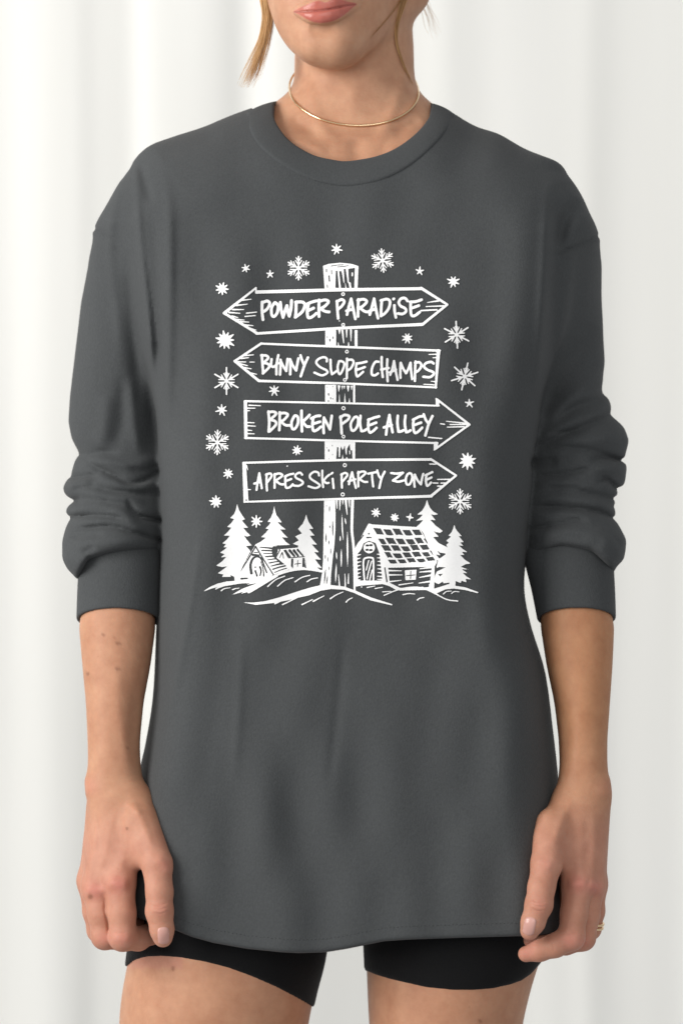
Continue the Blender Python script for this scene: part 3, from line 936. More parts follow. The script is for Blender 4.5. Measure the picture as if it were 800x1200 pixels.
# finer faces on hands and face
px_, py_ = to_px(bv)
fine = ((py_ > 935) & (py_ < 1135) & ((px_ < 212) | (px_ > 603)) & (bv[:, 1] < -0.02)) | ((py_ < 60) & (py_ > -30) & (bv[:, 1] < -0.045))
bm = bmesh.new()
_me = bpy.data.meshes.new('tmp'); _me.from_pydata(bv.tolist(), [], bq.tolist()); bm.from_mesh(_me)
bm.verts.ensure_lookup_table()
es = [e_ for e_ in bm.edges if fine[e_.verts[0].index] and fine[e_.verts[1].index]]
bmesh.ops.subdivide_edges(bm, edges=es, cuts=1, use_grid_fill=True)
bm.to_mesh(_me); bm.free()
bv = np.empty(len(_me.vertices) * 3); _me.vertices.foreach_get('co', bv); bv = bv.reshape(-1, 3)
bq = [list(pl.vertices) for pl in _me.polygons]
bpy.data.meshes.remove(_me)
px_, py_ = to_px(bv)
fine = ((py_ > 933) & (py_ < 1137) & ((px_ < 214) | (px_ > 601)) & (bv[:, 1] < -0.018)) | ((py_ < 62) & (py_ > -32) & (bv[:, 1] < -0.043))
bv[fine] = newton_fit(body, bv[fine], 0.0012, 2)
# creases at the joints and the lips: finer still
px_, py_ = to_px(bv)
zone = np.zeros(len(bv), bool)
for cx_, cy_, r_ in ((187, 1064, 15), (631, 1061, 15), (142, 1094, 14), (124, 1080, 10), (668, 1094, 14), (680, 1076, 12), (648, 1110, 10), (360, 12, 20), (384, 10, 22), (404, 8, 18)):
    zone |= (np.hypot(px_ - cx_, py_ - cy_) < r_) & (bv[:, 1] < -0.06)
bm = bmesh.new()
_me = bpy.data.meshes.new('tmp'); _me.from_pydata(bv.tolist(), [], bq); bm.from_mesh(_me)
es = [e_ for e_ in bm.edges if zone[e_.verts[0].index] and zone[e_.verts[1].index]]
bmesh.ops.subdivide_edges(bm, edges=es, cuts=1, use_grid_fill=True)
bm.to_mesh(_me); bm.free()
bv = np.empty(len(_me.vertices) * 3); _me.vertices.foreach_get('co', bv); bv = bv.reshape(-1, 3)
bq = [list(pl.vertices) for pl in _me.polygons]
bpy.data.meshes.remove(_me)
bv[len(zone):] = newton_fit(body, bv[len(zone):], 0.0006, 2)
body_ob = mesh_obj('body', bv, bq, M_SKIN, person)
tint, gloss = skin_tint(bv)
ca = body_ob.data.color_attributes.new('tint', 'FLOAT_COLOR', 'POINT')
ca.data.foreach_set('color', np.hstack([tint, np.ones((len(tint), 1))]).astype(np.float32).reshape(-1))
ga = body_ob.data.attributes.new('gloss', 'FLOAT', 'POINT')
ga.data.foreach_set('value', gloss.astype(np.float32))
BVH_BODY = BVHTree.FromPolygons(bv.tolist(), bq)
EYE = Vector((0, -CAMD, 0))
print('body', len(bq), _time.time() - _t0)


def cast(bvh, px, py):
    d = (Vector(P(px, py, 0)) - EYE).normalized()
    hit, nrm, i, dist = bvh.ray_cast(EYE, d)
    return hit, nrm


def nail(cx, cy, w, h, ang, push=0.0005):
    """a curved nail plate seated on the thumb tip"""
    V, F = [], []
    nu, nv = 11, 13
    ca_, sa_ = math.cos(ang), math.sin(ang)
    rows = []
    for j in range(nv):
        v = -1 + 2 * j / (nv - 1)
        wid = w * (1 - 0.10 * (v < 0) * v * v) * (1 - max(0, abs(v) - 0.62) ** 2 * 2.6)
        for i in range(nu):
            u = -1 + 2 * i / (nu - 1)
            x, y = u * wid / 2, v * h / 2 + 0.10 * h * u * u * (-1 if v > 0 else 0.6) * abs(v)
            hit, nr = cast(BVH_BODY, cx + x * ca_ - y * sa_, cy + x * sa_ + y * ca_)
            if hit is None:
                return None
            edge = max(abs(u), abs(v))
            V.append(np.array(hit) + np.array(nr) * (push + 0.0006 * (1 - edge ** 3) - 0.0008 * (edge > 0.99)))
    F = [(j * nu + i, j * nu + i + 1, (j + 1) * nu + i + 1, (j + 1) * nu + i) for j in range(nv - 1) for i in range(nu - 1)]
    return mesh_obj('fingernail', V, F, M_NAIL, body_ob)


nail(191.8, 1096.5, 15.5, 22.5, math.radians(-3), 0.0002)
nail(619.8, 1085.5, 16.0, 24.0, math.radians(12), 0.0002)

# hair -----------------------------------------------------------------------
rng = random.Random(11)


def strands(name, guides, count, wob, r0, parent, tone=(0.2, 1.0), seg=16, spread_end=1.0, label=None):
    """guides: rows of (px, py, Y, half width px); hairs run the whole way with their own drift"""
    g = catmull(guides, 6)
    V, F, T = [], [], []
    for s in range(count):
        u = max(-1.1, min(1.1, rng.gauss(0, 0.5)))
        ph, am = rng.uniform(0, 6.28), rng.uniform(0.2, 1) * wob
        end = rng.uniform(0.55, 1.0) ** 0.7
        dY = rng.uniform(-0.004, 0.004)
        idx = np.linspace(0, (len(g) - 1) * end, seg)
        rows = np.stack([np.interp(idx, np.arange(len(g)), g[:, k]) for k in range(4)], 1)
        path = []
        for k, (x, y, Yd, w) in enumerate(rows):
            t = k / (seg - 1)
            path.append(P(x + u * w * (1 + (spread_end - 1) * t) + am * math.sin(ph + 5 * t), y, Yd + dY * (w / 6) + 0.0008 * math.sin(ph * 2 + 7 * t)))
        rad = r0 * rng.uniform(0.6, 1.2) * np.interp(np.linspace(0, 1, seg), [0, 0.7, 1], [1, 0.85, 0.25])
        v, f = tube(path, rad, 4)
        f = f[:-2]
        o = len(V)
        V.extend(v); F.extend([tuple(q + o for q in ff) for ff in f])
        T.extend([min(1, max(0, rng.uniform(*tone) - 0.30 * u))] * len(v))
    ob = mesh_obj(name, V, F, M_HAIR, parent)
    a = ob.data.attributes.new('tone', 'FLOAT', 'POINT')
    a.data.foreach_set('value', np.array(T, np.float32))
    if label:
        ob['label'] = label
    return ob


def on_skin(pts, lift):
    out = []
    for x, y, w in pts:
        hit, nr = cast(BVH_BODY, x, y)
        out.append((x, y, (hit.y - lift) if hit is not None else out[-1][2] if out else -0.03, w))
    return out


strands('hair_lock', [(309, -70, -0.01, 7), (310, -20, -0.02, 6), (312, 0, -0.025, 5.5), (314, 20, -0.028, 4.6), (310.5, 45, -0.03, 4.6), (303, 66, -0.03, 6.0), (295.5, 86, -0.03, 7.5), (288, 103, -0.03, 7)], 330, 1.1, 0.00018, person, (0.05, 1.0), 18, 1.5, 'copper blonde face-framing lock beside the jaw')
strands('hair_lock', on_skin([(478, -24, 6), (473, -5, 5.5), (469, 10, 4.0), (465.5, 24, 2.6), (464, 38, 1.8), (465, 52, 1.3), (469, 66, 1.4), (476, 84, 1.5), (485, 101, 1.4)], 0.0022), 90, 0.45, 0.00017, person, (0.1, 0.8), 22, 1.0, 'thin copper strand lying along the neck')
strands('hair_lock', on_skin([(472, -6, 3.0), (466, 5, 2.0), (457, 18, 1.4), (446, 31, 1.2), (437, 41, 1.0), (432, 47, 0.7)], 0.0016), 14, 0.3, 0.00014, person, (0.0, 0.5), 16, 1.0)
strands('hair_lock', [(484, -40, 0.03, 4), (492, -5, 0.035, 6), (500, 18, 0.04, 8), (504, 34, 0.04, 9), (509, 48, 0.04, 8)], 12, 3.5, 0.00016, person, (0.5, 1.0), 14, 1.3, 'fine pale flyaway hairs behind the neck')


def hair_cap(p):
    f = ellipsoid(p, P(398, -135, 0.032), np.array([0.086, 0.102, 0.112]))
    f = smin(f, ellipsoid(p, P(404, -60, 0.085), np.array([0.052, 0.040, 0.060])), 0.03)
    facehole = ellipsoid(p, P(388, -70, -0.075), np.array([0.066, 0.075, 0.105]))
    f = smax(f, -facehole, 0.012)
    px, py = to_px(p)
    return f - 0.0012 * np.sin(p[:, 0] * 420 + 8 * np.sin(p[:, 2] * 30)) - 0.0009 * np.sin(p[:, 0] * 900 + p[:, 1] * 240)


hv, hq = mesh_sdf(hair_cap, (-0.12, -0.12, 0.36), (0.12, 0.17, 0.72), 0.004)
hv, hq, _ = compact(hv, hq)
hc = mesh_obj('hair', hv, hq, M_HAIR, person)
a = hc.data.attributes.new('tone', 'FLOAT', 'POINT')
a.data.foreach_set('value', np.full(len(hv), 0.45, np.float32))

# ---------------------------------------------------------------- sweatshirt
sweat = empty('sweatshirt', P(405, 1110, 0), 'oversized charcoal grey crew neck sweatshirt with white ski signpost print', 'sweatshirt')
sv, sq = mesh_sdf(shirt, (-0.28, -0.15, -0.40), (0.28, 0.14, 0.385), 0.0021, slack=2.3)
sq = drop_small(sv, sq)
sv, sq, _ = compact(sv, sq)
print('shirt', len(sq), _time.time() - _t0)
fc = sv[sq].mean(1)
fpx, fpy = to_px(fc)
seam_l = np.interp(fpy, [262, 268, 287, 320, 400, 480, 740], [90, 108, 141, 172, 186, 189, 186])
seam_r = np.interp(fpy, [268, 277, 291, 304, 380, 465, 650, 740], [720, 700, 668, 640, 636, 628, 616, 620])
is_l = (fpx < seam_l) & (fpy > 262) & (fpy < 700)
is_r = (fpx > seam_r) & (fpy > 270) & (fpy < 700)
for name, m, lab in (('torso_panel', ~(is_l | is_r), None), ('sleeve', is_l, None), ('sleeve', is_r, None)):
    v, q, _ = compact(sv, sq[m])
    o = mesh_obj(name, v, q, M_SHIRT, sweat)
BVH_SHIRT = BVHTree.FromPolygons(sv.tolist(), sq.tolist())
for T, fn in (CUFF_L, CUFF_R):
    v, q = mesh_sdf(fn, T.lo - 0.01, T.hi + 0.01, 0.0016)
    v, q, _ = compact(v, q)
    mesh_obj('cuff', v, q, M_RIB, sweat)
print('cuffs', _time.time() - _t0)


def front_y(x, z):
    """depth of the plain front of the sweatshirt at (x, z)"""
    lo, hi = np.full(len(x), -0.16), np.full(len(x), 0.0)
    for _ in range(26):
        m = (lo + hi) / 2
        f = torso_raw(np.stack([x, m, z], 1))
        lo = np.where(f > 0, m, lo); hi = np.where(f > 0, hi, m)
    return (lo + hi) / 2


def resample(c, n):
    c = np.asarray(c, float)
    L = np.concatenate([[0], np.cumsum(np.linalg.norm(np.diff(c, axis=0), axis=1))])
    t = np.linspace(0, L[-1], n)
    return np.stack([np.interp(t, L, c[:, k]) for k in range(c.shape[1])], 1)


def build_collar():
    n, nb = 72, 40

    def front3(c, off):
        c = resample(catmull(c, 6), n)
        Y = np.full(n, -0.04)
        for _ in range(6):
            k = S * (CAMD + Y) / CAMD
            Y = front_y((c[:, 0] - 400) * k, (600 - c[:, 1]) * k)
        Y = Y + off
        # let the ends run back smoothly over the shoulder
        return np.array([P(a, b, y) for (a, b), y in zip(c, Y)])
    I, O = front3(NECK_IN, 0.0065), front3(NECK_OUT, 0.0)
    co = resample(catmull(NECK_OUT, 6), n)
    for i_ in range(3, n - 3):
        hit, nr = cast(BVH_SHIRT, co[i_, 0], co[i_, 1])
        if hit is not None and abs(hit.y - O[i_, 1]) < 0.02:
            O[i_] = np.array(hit) + np.array(nr) * 0.0002

    def smooth3(A):
        for _ in range(10):
            A[1:-1] = (A[:-2] + 2 * A[1:-1] + A[2:]) / 4
        return A
    I[:, 1] = smooth3(I[:, 1:2].copy())[:, 0]; O[:, 1] = smooth3(O[:, 1:2].copy())[:, 0]

    def back(A, depth, lift):
        a, b = A[-1], A[0]
        th = np.linspace(0, np.pi, nb + 2)[1:-1]
        c = (a + b) / 2
        return np.array([c + (a - c) * math.cos(t) + np.array([0, depth * math.sin(t), lift * math.sin(t)]) for t in th])
    I = np.vstack([I, back(I, 0.072, 0.012)]); O = np.vstack([O, back(O, 0.092, 0.006)])
    N = len(I)
    tan = np.roll(I, -1, 0) - np.roll(I, 1, 0)
    for _ in range(4):
        tan = (np.roll(tan, 1, 0) + 2 * tan + np.roll(tan, -1, 0)) / 4
    w = O - I
    nrm = np.cross(tan, w)
    nrm /= np.linalg.norm(nrm, axis=1)[:, None] + 1e-9
    if nrm[n // 2, 1] > 0:
        nrm = -nrm
    sec = []
    m = 13
    for i in range(m):
        t = i / (m - 1)
        sec.append((t, 0.0027 * math.sin(math.pi * (0.10 + 0.82 * t)) ** 0.55 + (-0.0004 if t > 0.97 else 0)))
    for t in (1.0, 0.8, 0.6, 0.4, 0.2, 0.03, -0.01):
        sec.append((t, -0.0022))
    V = np.array([I[i] + w[i] * t + nrm[i] * h for i in range(N) for t, h in sec])
    k = len(sec)
    F = [(i * k + j, i * k + (j + 1) % k, ((i + 1) % N) * k + (j + 1) % k, ((i + 1) % N) * k + j) for i in range(N) for j in range(k)]
    o = mesh_obj('collar', V, F, M_RIB, sweat)
    bm = bmesh.new(); bm.from_mesh(o.data); bmesh.ops.recalc_face_normals(bm, faces=bm.faces); bm.to_mesh(o.data); bm.free()
    o.data.polygons.foreach_set('use_smooth', [True] * len(o.data.polygons))


build_collar()


def hem_stitches():
    V, F = [], []
    x = 160.0
    while x < 655:
        seg = []
        for t in (0.0, 1.6, 3.2):
            y = np.interp(x + t, HEMX, HEMY) - 15.5 + 0.3 * math.sin(x * 0.4)
            hit, nr = cast(BVH_SHIRT, x + t, y)
            if hit is None:
                break
            seg.append(np.array(hit) + np.array(nr) * (0.00005 if t == 1.6 else -0.00012))
        if len(seg) == 3:
            v, f = tube(seg, 0.00026, 5)
            F.extend([tuple(q + len(V) for q in ff) for ff in f]); V.extend(v)
        x += 4.6
    o = mesh_obj('hem_stitching', V, F, M_RIB, sweat)
    o['kind'] = 'stuff'


hem_stitches()

# ---------------------------------------------------------------- shorts
shorts = empty('shorts', P(395, 1160, 0), 'tight black bike shorts showing below the sweatshirt hem', 'shorts')


def leg_sleeve(T, hx, hy, other):
    def fn(p):
        f = T(p) - 0.0022
        px, py = to_px(p)
        k = S * (CAMD + p[:, 1]) / CAMD
        hem = (600 - np.interp(px, hx, hy)) * k - p[:, 2] - 0.02 * (p[:, 1] + 0.085)
        return smax(np.maximum(f, p[:, 2] - (600 - 1030) * S), hem, 0.0025)
    return fn


for T, hx, hy in ((LEG_L, [120, 150, 158, 171, 190, 212, 240, 267, 295, 322, 345, 364, 400], [1140, 1130, 1124, 1120.5, 1120, 1122, 1127, 1134, 1144, 1155.5, 1167, 1177, 1192]),
                  (LEG_R, [400, 428, 440, 455, 474, 500, 529, 555, 577, 597, 611, 622, 632, 660], [1128, 1135, 1141, 1146, 1151, 1157, 1160, 1160, 1158, 1153.5, 1148, 1140, 1128, 1110])):
    v, q = mesh_sdf(leg_sleeve(T, hx, hy, None), (T.lo[0] - 0.02, -0.12, -0.50), (T.hi[0] + 0.02, 0.12, -0.30), 0.0026)
    v, q, _ = compact(v, q)
    mesh_obj('shorts_leg', v, q, M_BLACK, shorts)

# ---------------------------------------------------------------- necklace and ring
pts = []
for t in np.linspace(0, 2 * np.pi, 120, endpoint=False):
    c, s_ = math.cos(t), math.sin(t)
    pts.append([414.5 + 75.5 * c, 105.5 + 41.5 * s_ + 3.0 * c, 0.008 - 0.0575 * s_])
pts = np.array(pts)
for _ in range(3):
    for q in pts:
        if q[1] > 103:
            hit, nr = cast(BVH_BODY, q[0], q[1])
            if hit is not None and hit.y - 0.0014 < q[2]:
                q[2] = hit.y - 0.0014
    pts[:, 2] = (np.roll(pts[:, 2], 1) + 2 * pts[:, 2] + np.roll(pts[:, 2], -1)) / 4
for q in pts:
    if q[1] > 103:
        hit, nr = cast(BVH_BODY, q[0], q[1])
        if hit is not None:
            q[2] = min(q[2], hit.y - 0.0008)
for _ in range(8):
    pts[:, 2] = (np.roll(pts[:, 2], 1) + 2 * pts[:, 2] + np.roll(pts[:, 2], -1)) / 4
pts[:, 2] -= 0.0006
pts = [P(*q) for q in pts]
V, F = tube(pts, 0.00105, 10, True)
nk = mesh_obj('necklace', V, F, M_GOLD)
tag(nk, 'thin plain gold choker necklace around the neck above the collar', 'necklace')

c0, c1 = P(694, 1068, -.064), P(690, 1088, -.062)
ax = (c1 - c0) / np.linalg.norm(c1 - c0)
ctr = c0 + (c1 - c0) * 0.72
ea = np.cross(ax, [0, 1, 0]); ea /= np.linalg.norm(ea); eb = np.cross(ax, ea)
ring = empty('finger_ring', ctr, 'small gold double-band ring on a curled finger', 'ring')
for off in (-0.0017, 0.0017):
    V, F = tube([ctr + ax * off + 0.0109 * (math.cos(t) * ea + math.sin(t) * eb) for t in np.linspace(0, 2 * np.pi, 48, endpoint=False)], 0.0012, 10, True)
    mesh_obj('band', V, F, M_GOLD, ring)
print('dressed', _time.time() - _t0)

# ---------------------------------------------------------------- the white print
CROPS = {'A1': (260, 330, 5.714), 'A2': (390, 330, 5.714), 'B1': (270, 398, 6.154), 'B2': (390, 398, 6.154), 'C1': (280, 465, 6.154), 'C2': (400, 465, 5.161), 'D1': (280, 535, 6.154), 'D2': (400, 535, 5.714),
         'E1': (235, 585, 8.889), 'E2': (275, 595, 6.667), 'E3': (365, 575, 8.571), 'E4': (405, 605, 6.667), 'E5': (475, 575, 8.571), 'P1': (370, 280, 13.333), 'P2': (370, 380, 12.0), 'P3': (370, 505, 12.63), 'PX': (0, 0, 1.0)}


def cv(crop, pts):
    ox, oy, s = CROPS[crop]
    return [(ox + x / s, oy + y / s) for x, y in pts]


class Ink:
    """one printed motif: marks added (white) and taken out again (bare cloth), in order"""
    count = 0

    def __init__(self):
        self.ops = []

    def s(self, crop, w, pts, w2=None, cut=False, taper=False, sm=True):
        p = cv(crop, pts)
        sc = CROPS[crop][2]
        p = catmull(p, 5) if sm and len(p) > 2 else np.asarray(p, float)
        self.ops.append(('s', p, w / sc / 2, (w if w2 is None else w2) / sc / 2, cut, taper))
        return self

    def poly(self, crop, pts, cut=False, grow=0.0):
        self.ops.append(('p', np.asarray(cv(crop, pts), float), grow, 0, cut, False))
        return self

    def ring(self, crop, x, y, r, w):
        c = cv(crop, [(x, y)])[0]
        sc = CROPS[crop][2]
        self.ops.append(('r', np.array([c]), r / sc, w / sc / 2, False, False))
        return self

    def dot(self, crop, x, y, r, cut=False):
        c = cv(crop, [(x, y)])[0]
        self.ops.append(('d', np.array([c]), r / CROPS[crop][2], 0, cut, False))
        return self

    def build(self, name, parent, label=None, step=0.5, lift=0.0007):
        P_ = np.vstack([o[1] for o in self.ops if not o[4]])
        pad = 5
        x0, y0 = P_.min(0) - pad; x1, y1 = P_.max(0) + pad
        xs, ys = np.arange(x0, x1 + step, step), np.arange(y0, y1 + step, step)
        X, Y = np.meshgrid(xs, ys)
        F = np.full(X.shape, 50.0)
        for kind, p, a, b, cut, taper in self.ops:
            r = max(abs(a), abs(b)) + 4
            i0, i1 = np.searchsorted(xs, [p[:, 0].min() - r, p[:, 0].max() + r]); j0, j1 = np.searchsorted(ys, [p[:, 1].min() - r, p[:, 1].max() + r])
            if i1 <= i0 or j1 <= j0:
                continue
            sl = (slice(j0, j1), slice(i0, i1))
            x, y = X[sl], Y[sl]
            if kind == 's':
                d, t = stroke_dist(p, x, y)
                rad = a + (b - a) * t
                if taper:
                    rad = rad * np.clip(np.minimum(t, 1 - t) / 0.35 if taper == 2 else (1 - t) / 0.6, 0.12, 1) ** 0.7
                d = d - rad
            elif kind == 'p':
                d = poly_sdf(p, x, y) - a
            elif kind == 'r':
                d = np.abs(np.hypot(x - p[0, 0], y - p[0, 1]) - a) - b
            else:
                d = np.hypot(x - p[0, 0], y - p[0, 1]) - a
            F[sl] = np.maximum(F[sl], -d) if cut else np.minimum(F[sl], d)
        # slightly uneven hand-drawn edge
        F = F + 0.10 * np.sin(X * 1.7 + 1.3 * np.sin(Y * 0.9)) * np.sin(Y * 1.9 + 0.7)
        lift = {'printed_post_section': 0.00040, 'printed_tree': 0.00046, 'printed_cabin': 0.00052, 'printed_snow_drift': 0.00058, 'printed_lettering': 0.00064}.get(name, lift)
        Ink.count += 1
        return print_mesh(name, xs, ys, F, parent, label, lift + 3e-6 * Ink.count)


def print_mesh(name, xs, ys, F, parent, label, lift):
    H, W = F.shape
    s = F < 0
    code = s[:-1, :-1] * 1 + s[:-1, 1:] * 2 + s[1:, 1:] * 4 + s[1:, :-1] * 8
    NN = H * W
    faces = []
    jj, ii = np.meshgrid(np.arange(H - 1), np.arange(W - 1), indexing='ij')
    corner = [(0, 0), (0, 1), (1, 1), (1, 0)]
    for c in range(1, 16):
        m = code == c
        if not m.any():
            continue
        j, i = jj[m], ii[m]
        cols = []
        for k in range(4):
            a, b = k, (k + 1) % 4
            ina, inb = bool(c >> a & 1), bool(c >> b & 1)
            if ina:
                cols.append((j + corner[a][0]) * W + i + corner[a][1])
            if ina != inb:
                if k == 0:
                    cols.append(NN + j * W + i)
                elif k == 2:
                    cols.append(NN + (j + 1) * W + i)
                elif k == 1:
                    cols.append(2 * NN + j * W + i + 1)
                else:
                    cols.append(2 * NN + j * W + i)
        faces.extend(np.stack(cols, 1).tolist())
    if not faces:
        return None
    ids = np.unique(np.concatenate([np.asarray(f) for f in faces]))
    remap = {int(k): n for n, k in enumerate(ids)}
    px, py = np.empty(len(ids)), np.empty(len(ids))
    for n, k in enumerate(ids):
        k = int(k)
        t, r = divmod(k, NN)
        j, i = divmod(r, W)
        if t == 0:
            px[n], py[n] = xs[i], ys[j]
        elif t == 1:
            u = F[j, i] / (F[j, i] - F[j, i + 1])
            px[n], py[n] = xs[i] + u * (xs[i + 1] - xs[i]), ys[j]
        else:
            u = F[j, i] / (F[j, i] - F[j + 1, i])
            px[n], py[n] = xs[i], ys[j] + u * (ys[j + 1] - ys[j])
    V = np.array([cast(BVH_SHIRT, x, y)[0] for x, y in zip(px, py)])
    # seat every point exactly on the cloth's own surface, then lift it by the ink's thickness
    e = 0.0008
    K = np.array([(1, -1, -1), (-1, -1, 1), (-1, 1, -1), (1, 1, 1)], float)
    fs = [shirt(V + q * e) for q in K]
    gr = sum(q * v[:, None] for q, v in zip(K, fs)) / (4 * e)
    g2 = np.maximum((gr * gr).sum(1), 0.05)[:, None]
    V = V - np.clip((sum(fs) / 4)[:, None], -0.0004, 0.0004) * gr / g2 + gr / np.sqrt(g2) * lift
    o = mesh_obj(name, V, [[remap[q] for q in f[::-1]] for f in faces], M_INK, parent)
    if label:
        o['label'] = label
    return o


def letters(crop, w, rows):
    ink = letters.ink
    for r in rows:
        ink.s(crop, w, r)


# --- signs ---
k = Ink()
k.s('A1', 20, [(18, 212), (226, 44)], 13, sm=False).s('A1', 9, [(228, 42), (226, 78)], sm=False).s('A1', 17, [(18, 212), (236, 348)], 18, sm=False)
k.s('PX', 3.9, [(300.5, 342.4), (400, 339.8), (493, 338.4)], 3.6, sm=False).s('PX', 3.0, [(300.5, 391), (400, 384.6), (495, 380.2)], 3.6, sm=False)
k.s('A2', 20, [(590, 45), (764, 155)], 15, sm=False).s('A2', 18, [(600, 287), (764, 155)], 15, sm=False)
for a in ([(118, 128), (195, 119)], [(98, 160), (170, 152)], [(74, 188), (147, 188)], [(50, 207), (122, 213)], [(70, 232), (110, 242)], [(96, 254), (150, 258)], [(124, 268), (180, 272)], [(152, 290), (209, 296)], [(182, 312), (230, 326)]):
    k.s('A1', 11, a, 5)
k.s('A1', 9, [(165, 212), (231, 205)], 7).s('A1', 8, [(155, 234), (223, 228)], 7)
k.s('A2', 4, [(630, 141), (705, 130)], 12).s('A2', 6, [(622, 168), (740, 164)], 10).s('A2', 10, [(588, 195), (695, 190)], 10)
k.ring('A2', 68, 85, 9, 7).ring('A2', 68, 290, 9, 7)
SIGNS = [k]
k = Ink()
k.s('B1', 17, [(32, 155), (222, 28)], 17, sm=False).s('B1', 19, [(32, 155), (206, 298)], 19, sm=False)
k.s('PX', 2.5, [(305.5, 402.8), (400, 406.5), (515, 411)], 2.6, sm=False).s('PX', 2.9, [(303.5, 446.4), (400, 449.2), (511, 454)], 2.2, sm=False)
k.s('B2', 26, [(760, 82), (741, 346)], 14, sm=False)
for a in ([(96, 116), (167, 110)], [(80, 136), (132, 130)], [(50, 160), (112, 161)], [(64, 172), (126, 188)], [(94, 200), (152, 211)], [(140, 240), (189, 250)]):
    k.s('B1', 11, a, 6)
k.s('B1', 6, [(140, 162), (173, 162)])
k.s('B2', 5, [(690, 107), (748, 106)], 9).s('B2', 5, [(720, 131), (748, 130)], 9).s('B2', 5, [(708, 300), (742, 304)], 9).s('B2', 6, [(653, 322), (728, 326)], 9)
k.ring('B2', 100, 87, 10, 7).ring('B2', 85, 290, 10, 7)
SIGNS.append(k)
k = Ink()
k.s('C1', 24, [(48, 36), (52, 294)], 24, sm=False).s('PX', 2.4, [(287, 470.1), (410, 472.6), (514, 475.4)], 2.0, sm=False).s('PX', 2.4, [(287.5, 513.2), (400, 516.4), (512, 519.2)], 2.4, sm=False)
k.poly('C2', [(568, 5), (590, 20), (590, 58), (570, 58)]).s('C2', 12, [(576, 14), (772, 168)], 13, sm=False).s('C2', 12, [(562, 318), (772, 168)], 13, sm=False).poly('C2', [(555, 326), (556, 272), (583, 272), (580, 305)])
for a in ([(72, 61), (157, 64)], [(60, 82), (118, 82)], [(60, 100), (78, 100)], [(60, 185), (112, 187)], [(60, 208), (120, 212)], [(60, 240), (94, 243)], [(60, 265), (112, 267)]):
    k.s('C1', 9, a, 6)
k.s('C2', 7, [(597, 162), (622, 166)]).s('C2', 5, [(632, 147), (748, 160)], 9).s('C2', 7, [(655, 167), (755, 167)], 8).s('C2', 5, [(638, 183), (738, 180)], 9).s('C2', 8, [(524, 245), (605, 252)], 7)
k.ring('C1', 752, 82, 11, 7).ring('C1', 752, 287, 10, 7)
SIGNS.append(k)
k = Ink()
k.poly('D1', [(26, 42), (52, 50), (70, 325), (34, 335)]).dot('D1', 54, 314, 6, True)
k.s('PX', 2.4, [(285.5, 542.3), (400, 539), (504, 538.4)], 3.0, sm=False).s('PX', 2.0, [(287, 588), (400, 584.6), (505, 581.4)], 3.2, sm=False)
k.s('D2', 15, [(595, 17), (766, 127)], 14, sm=False).s('D2', 18, [(600, 262), (766, 127)], 14, sm=False)
k.s('D1', 9, [(56, 65), (65, 96)], 5).s('D1', 7, [(60, 238), (85, 238)])
k.s('D2', 8, [(588, 50), (628, 51)]).s('D2', 7, [(640, 153), (735, 153)], 9).s('D2', 8, [(611, 177), (643, 178)]).s('D2', 8, [(664, 178), (705, 177)]).s('D2', 9, [(642, 198), (685, 198)])
k.ring('D1', 762, 62, 11, 7).ring('D1', 748, 273, 11, 7)
SIGNS.append(k)
SIGN_LAB = ['double-pointed signboard reading POWDER PARADISE', 'left-pointing signboard reading BUNNY SLOPE CHAMPS', 'right-pointing arrow signboard reading BROKEN POLE ALLEY', 'right-pointing signboard reading APRES SKI PARTY ZONE']
sign_obs = [k.build('printed_sign', sweat, l) for k, l in zip(SIGNS, SIGN_LAB)]

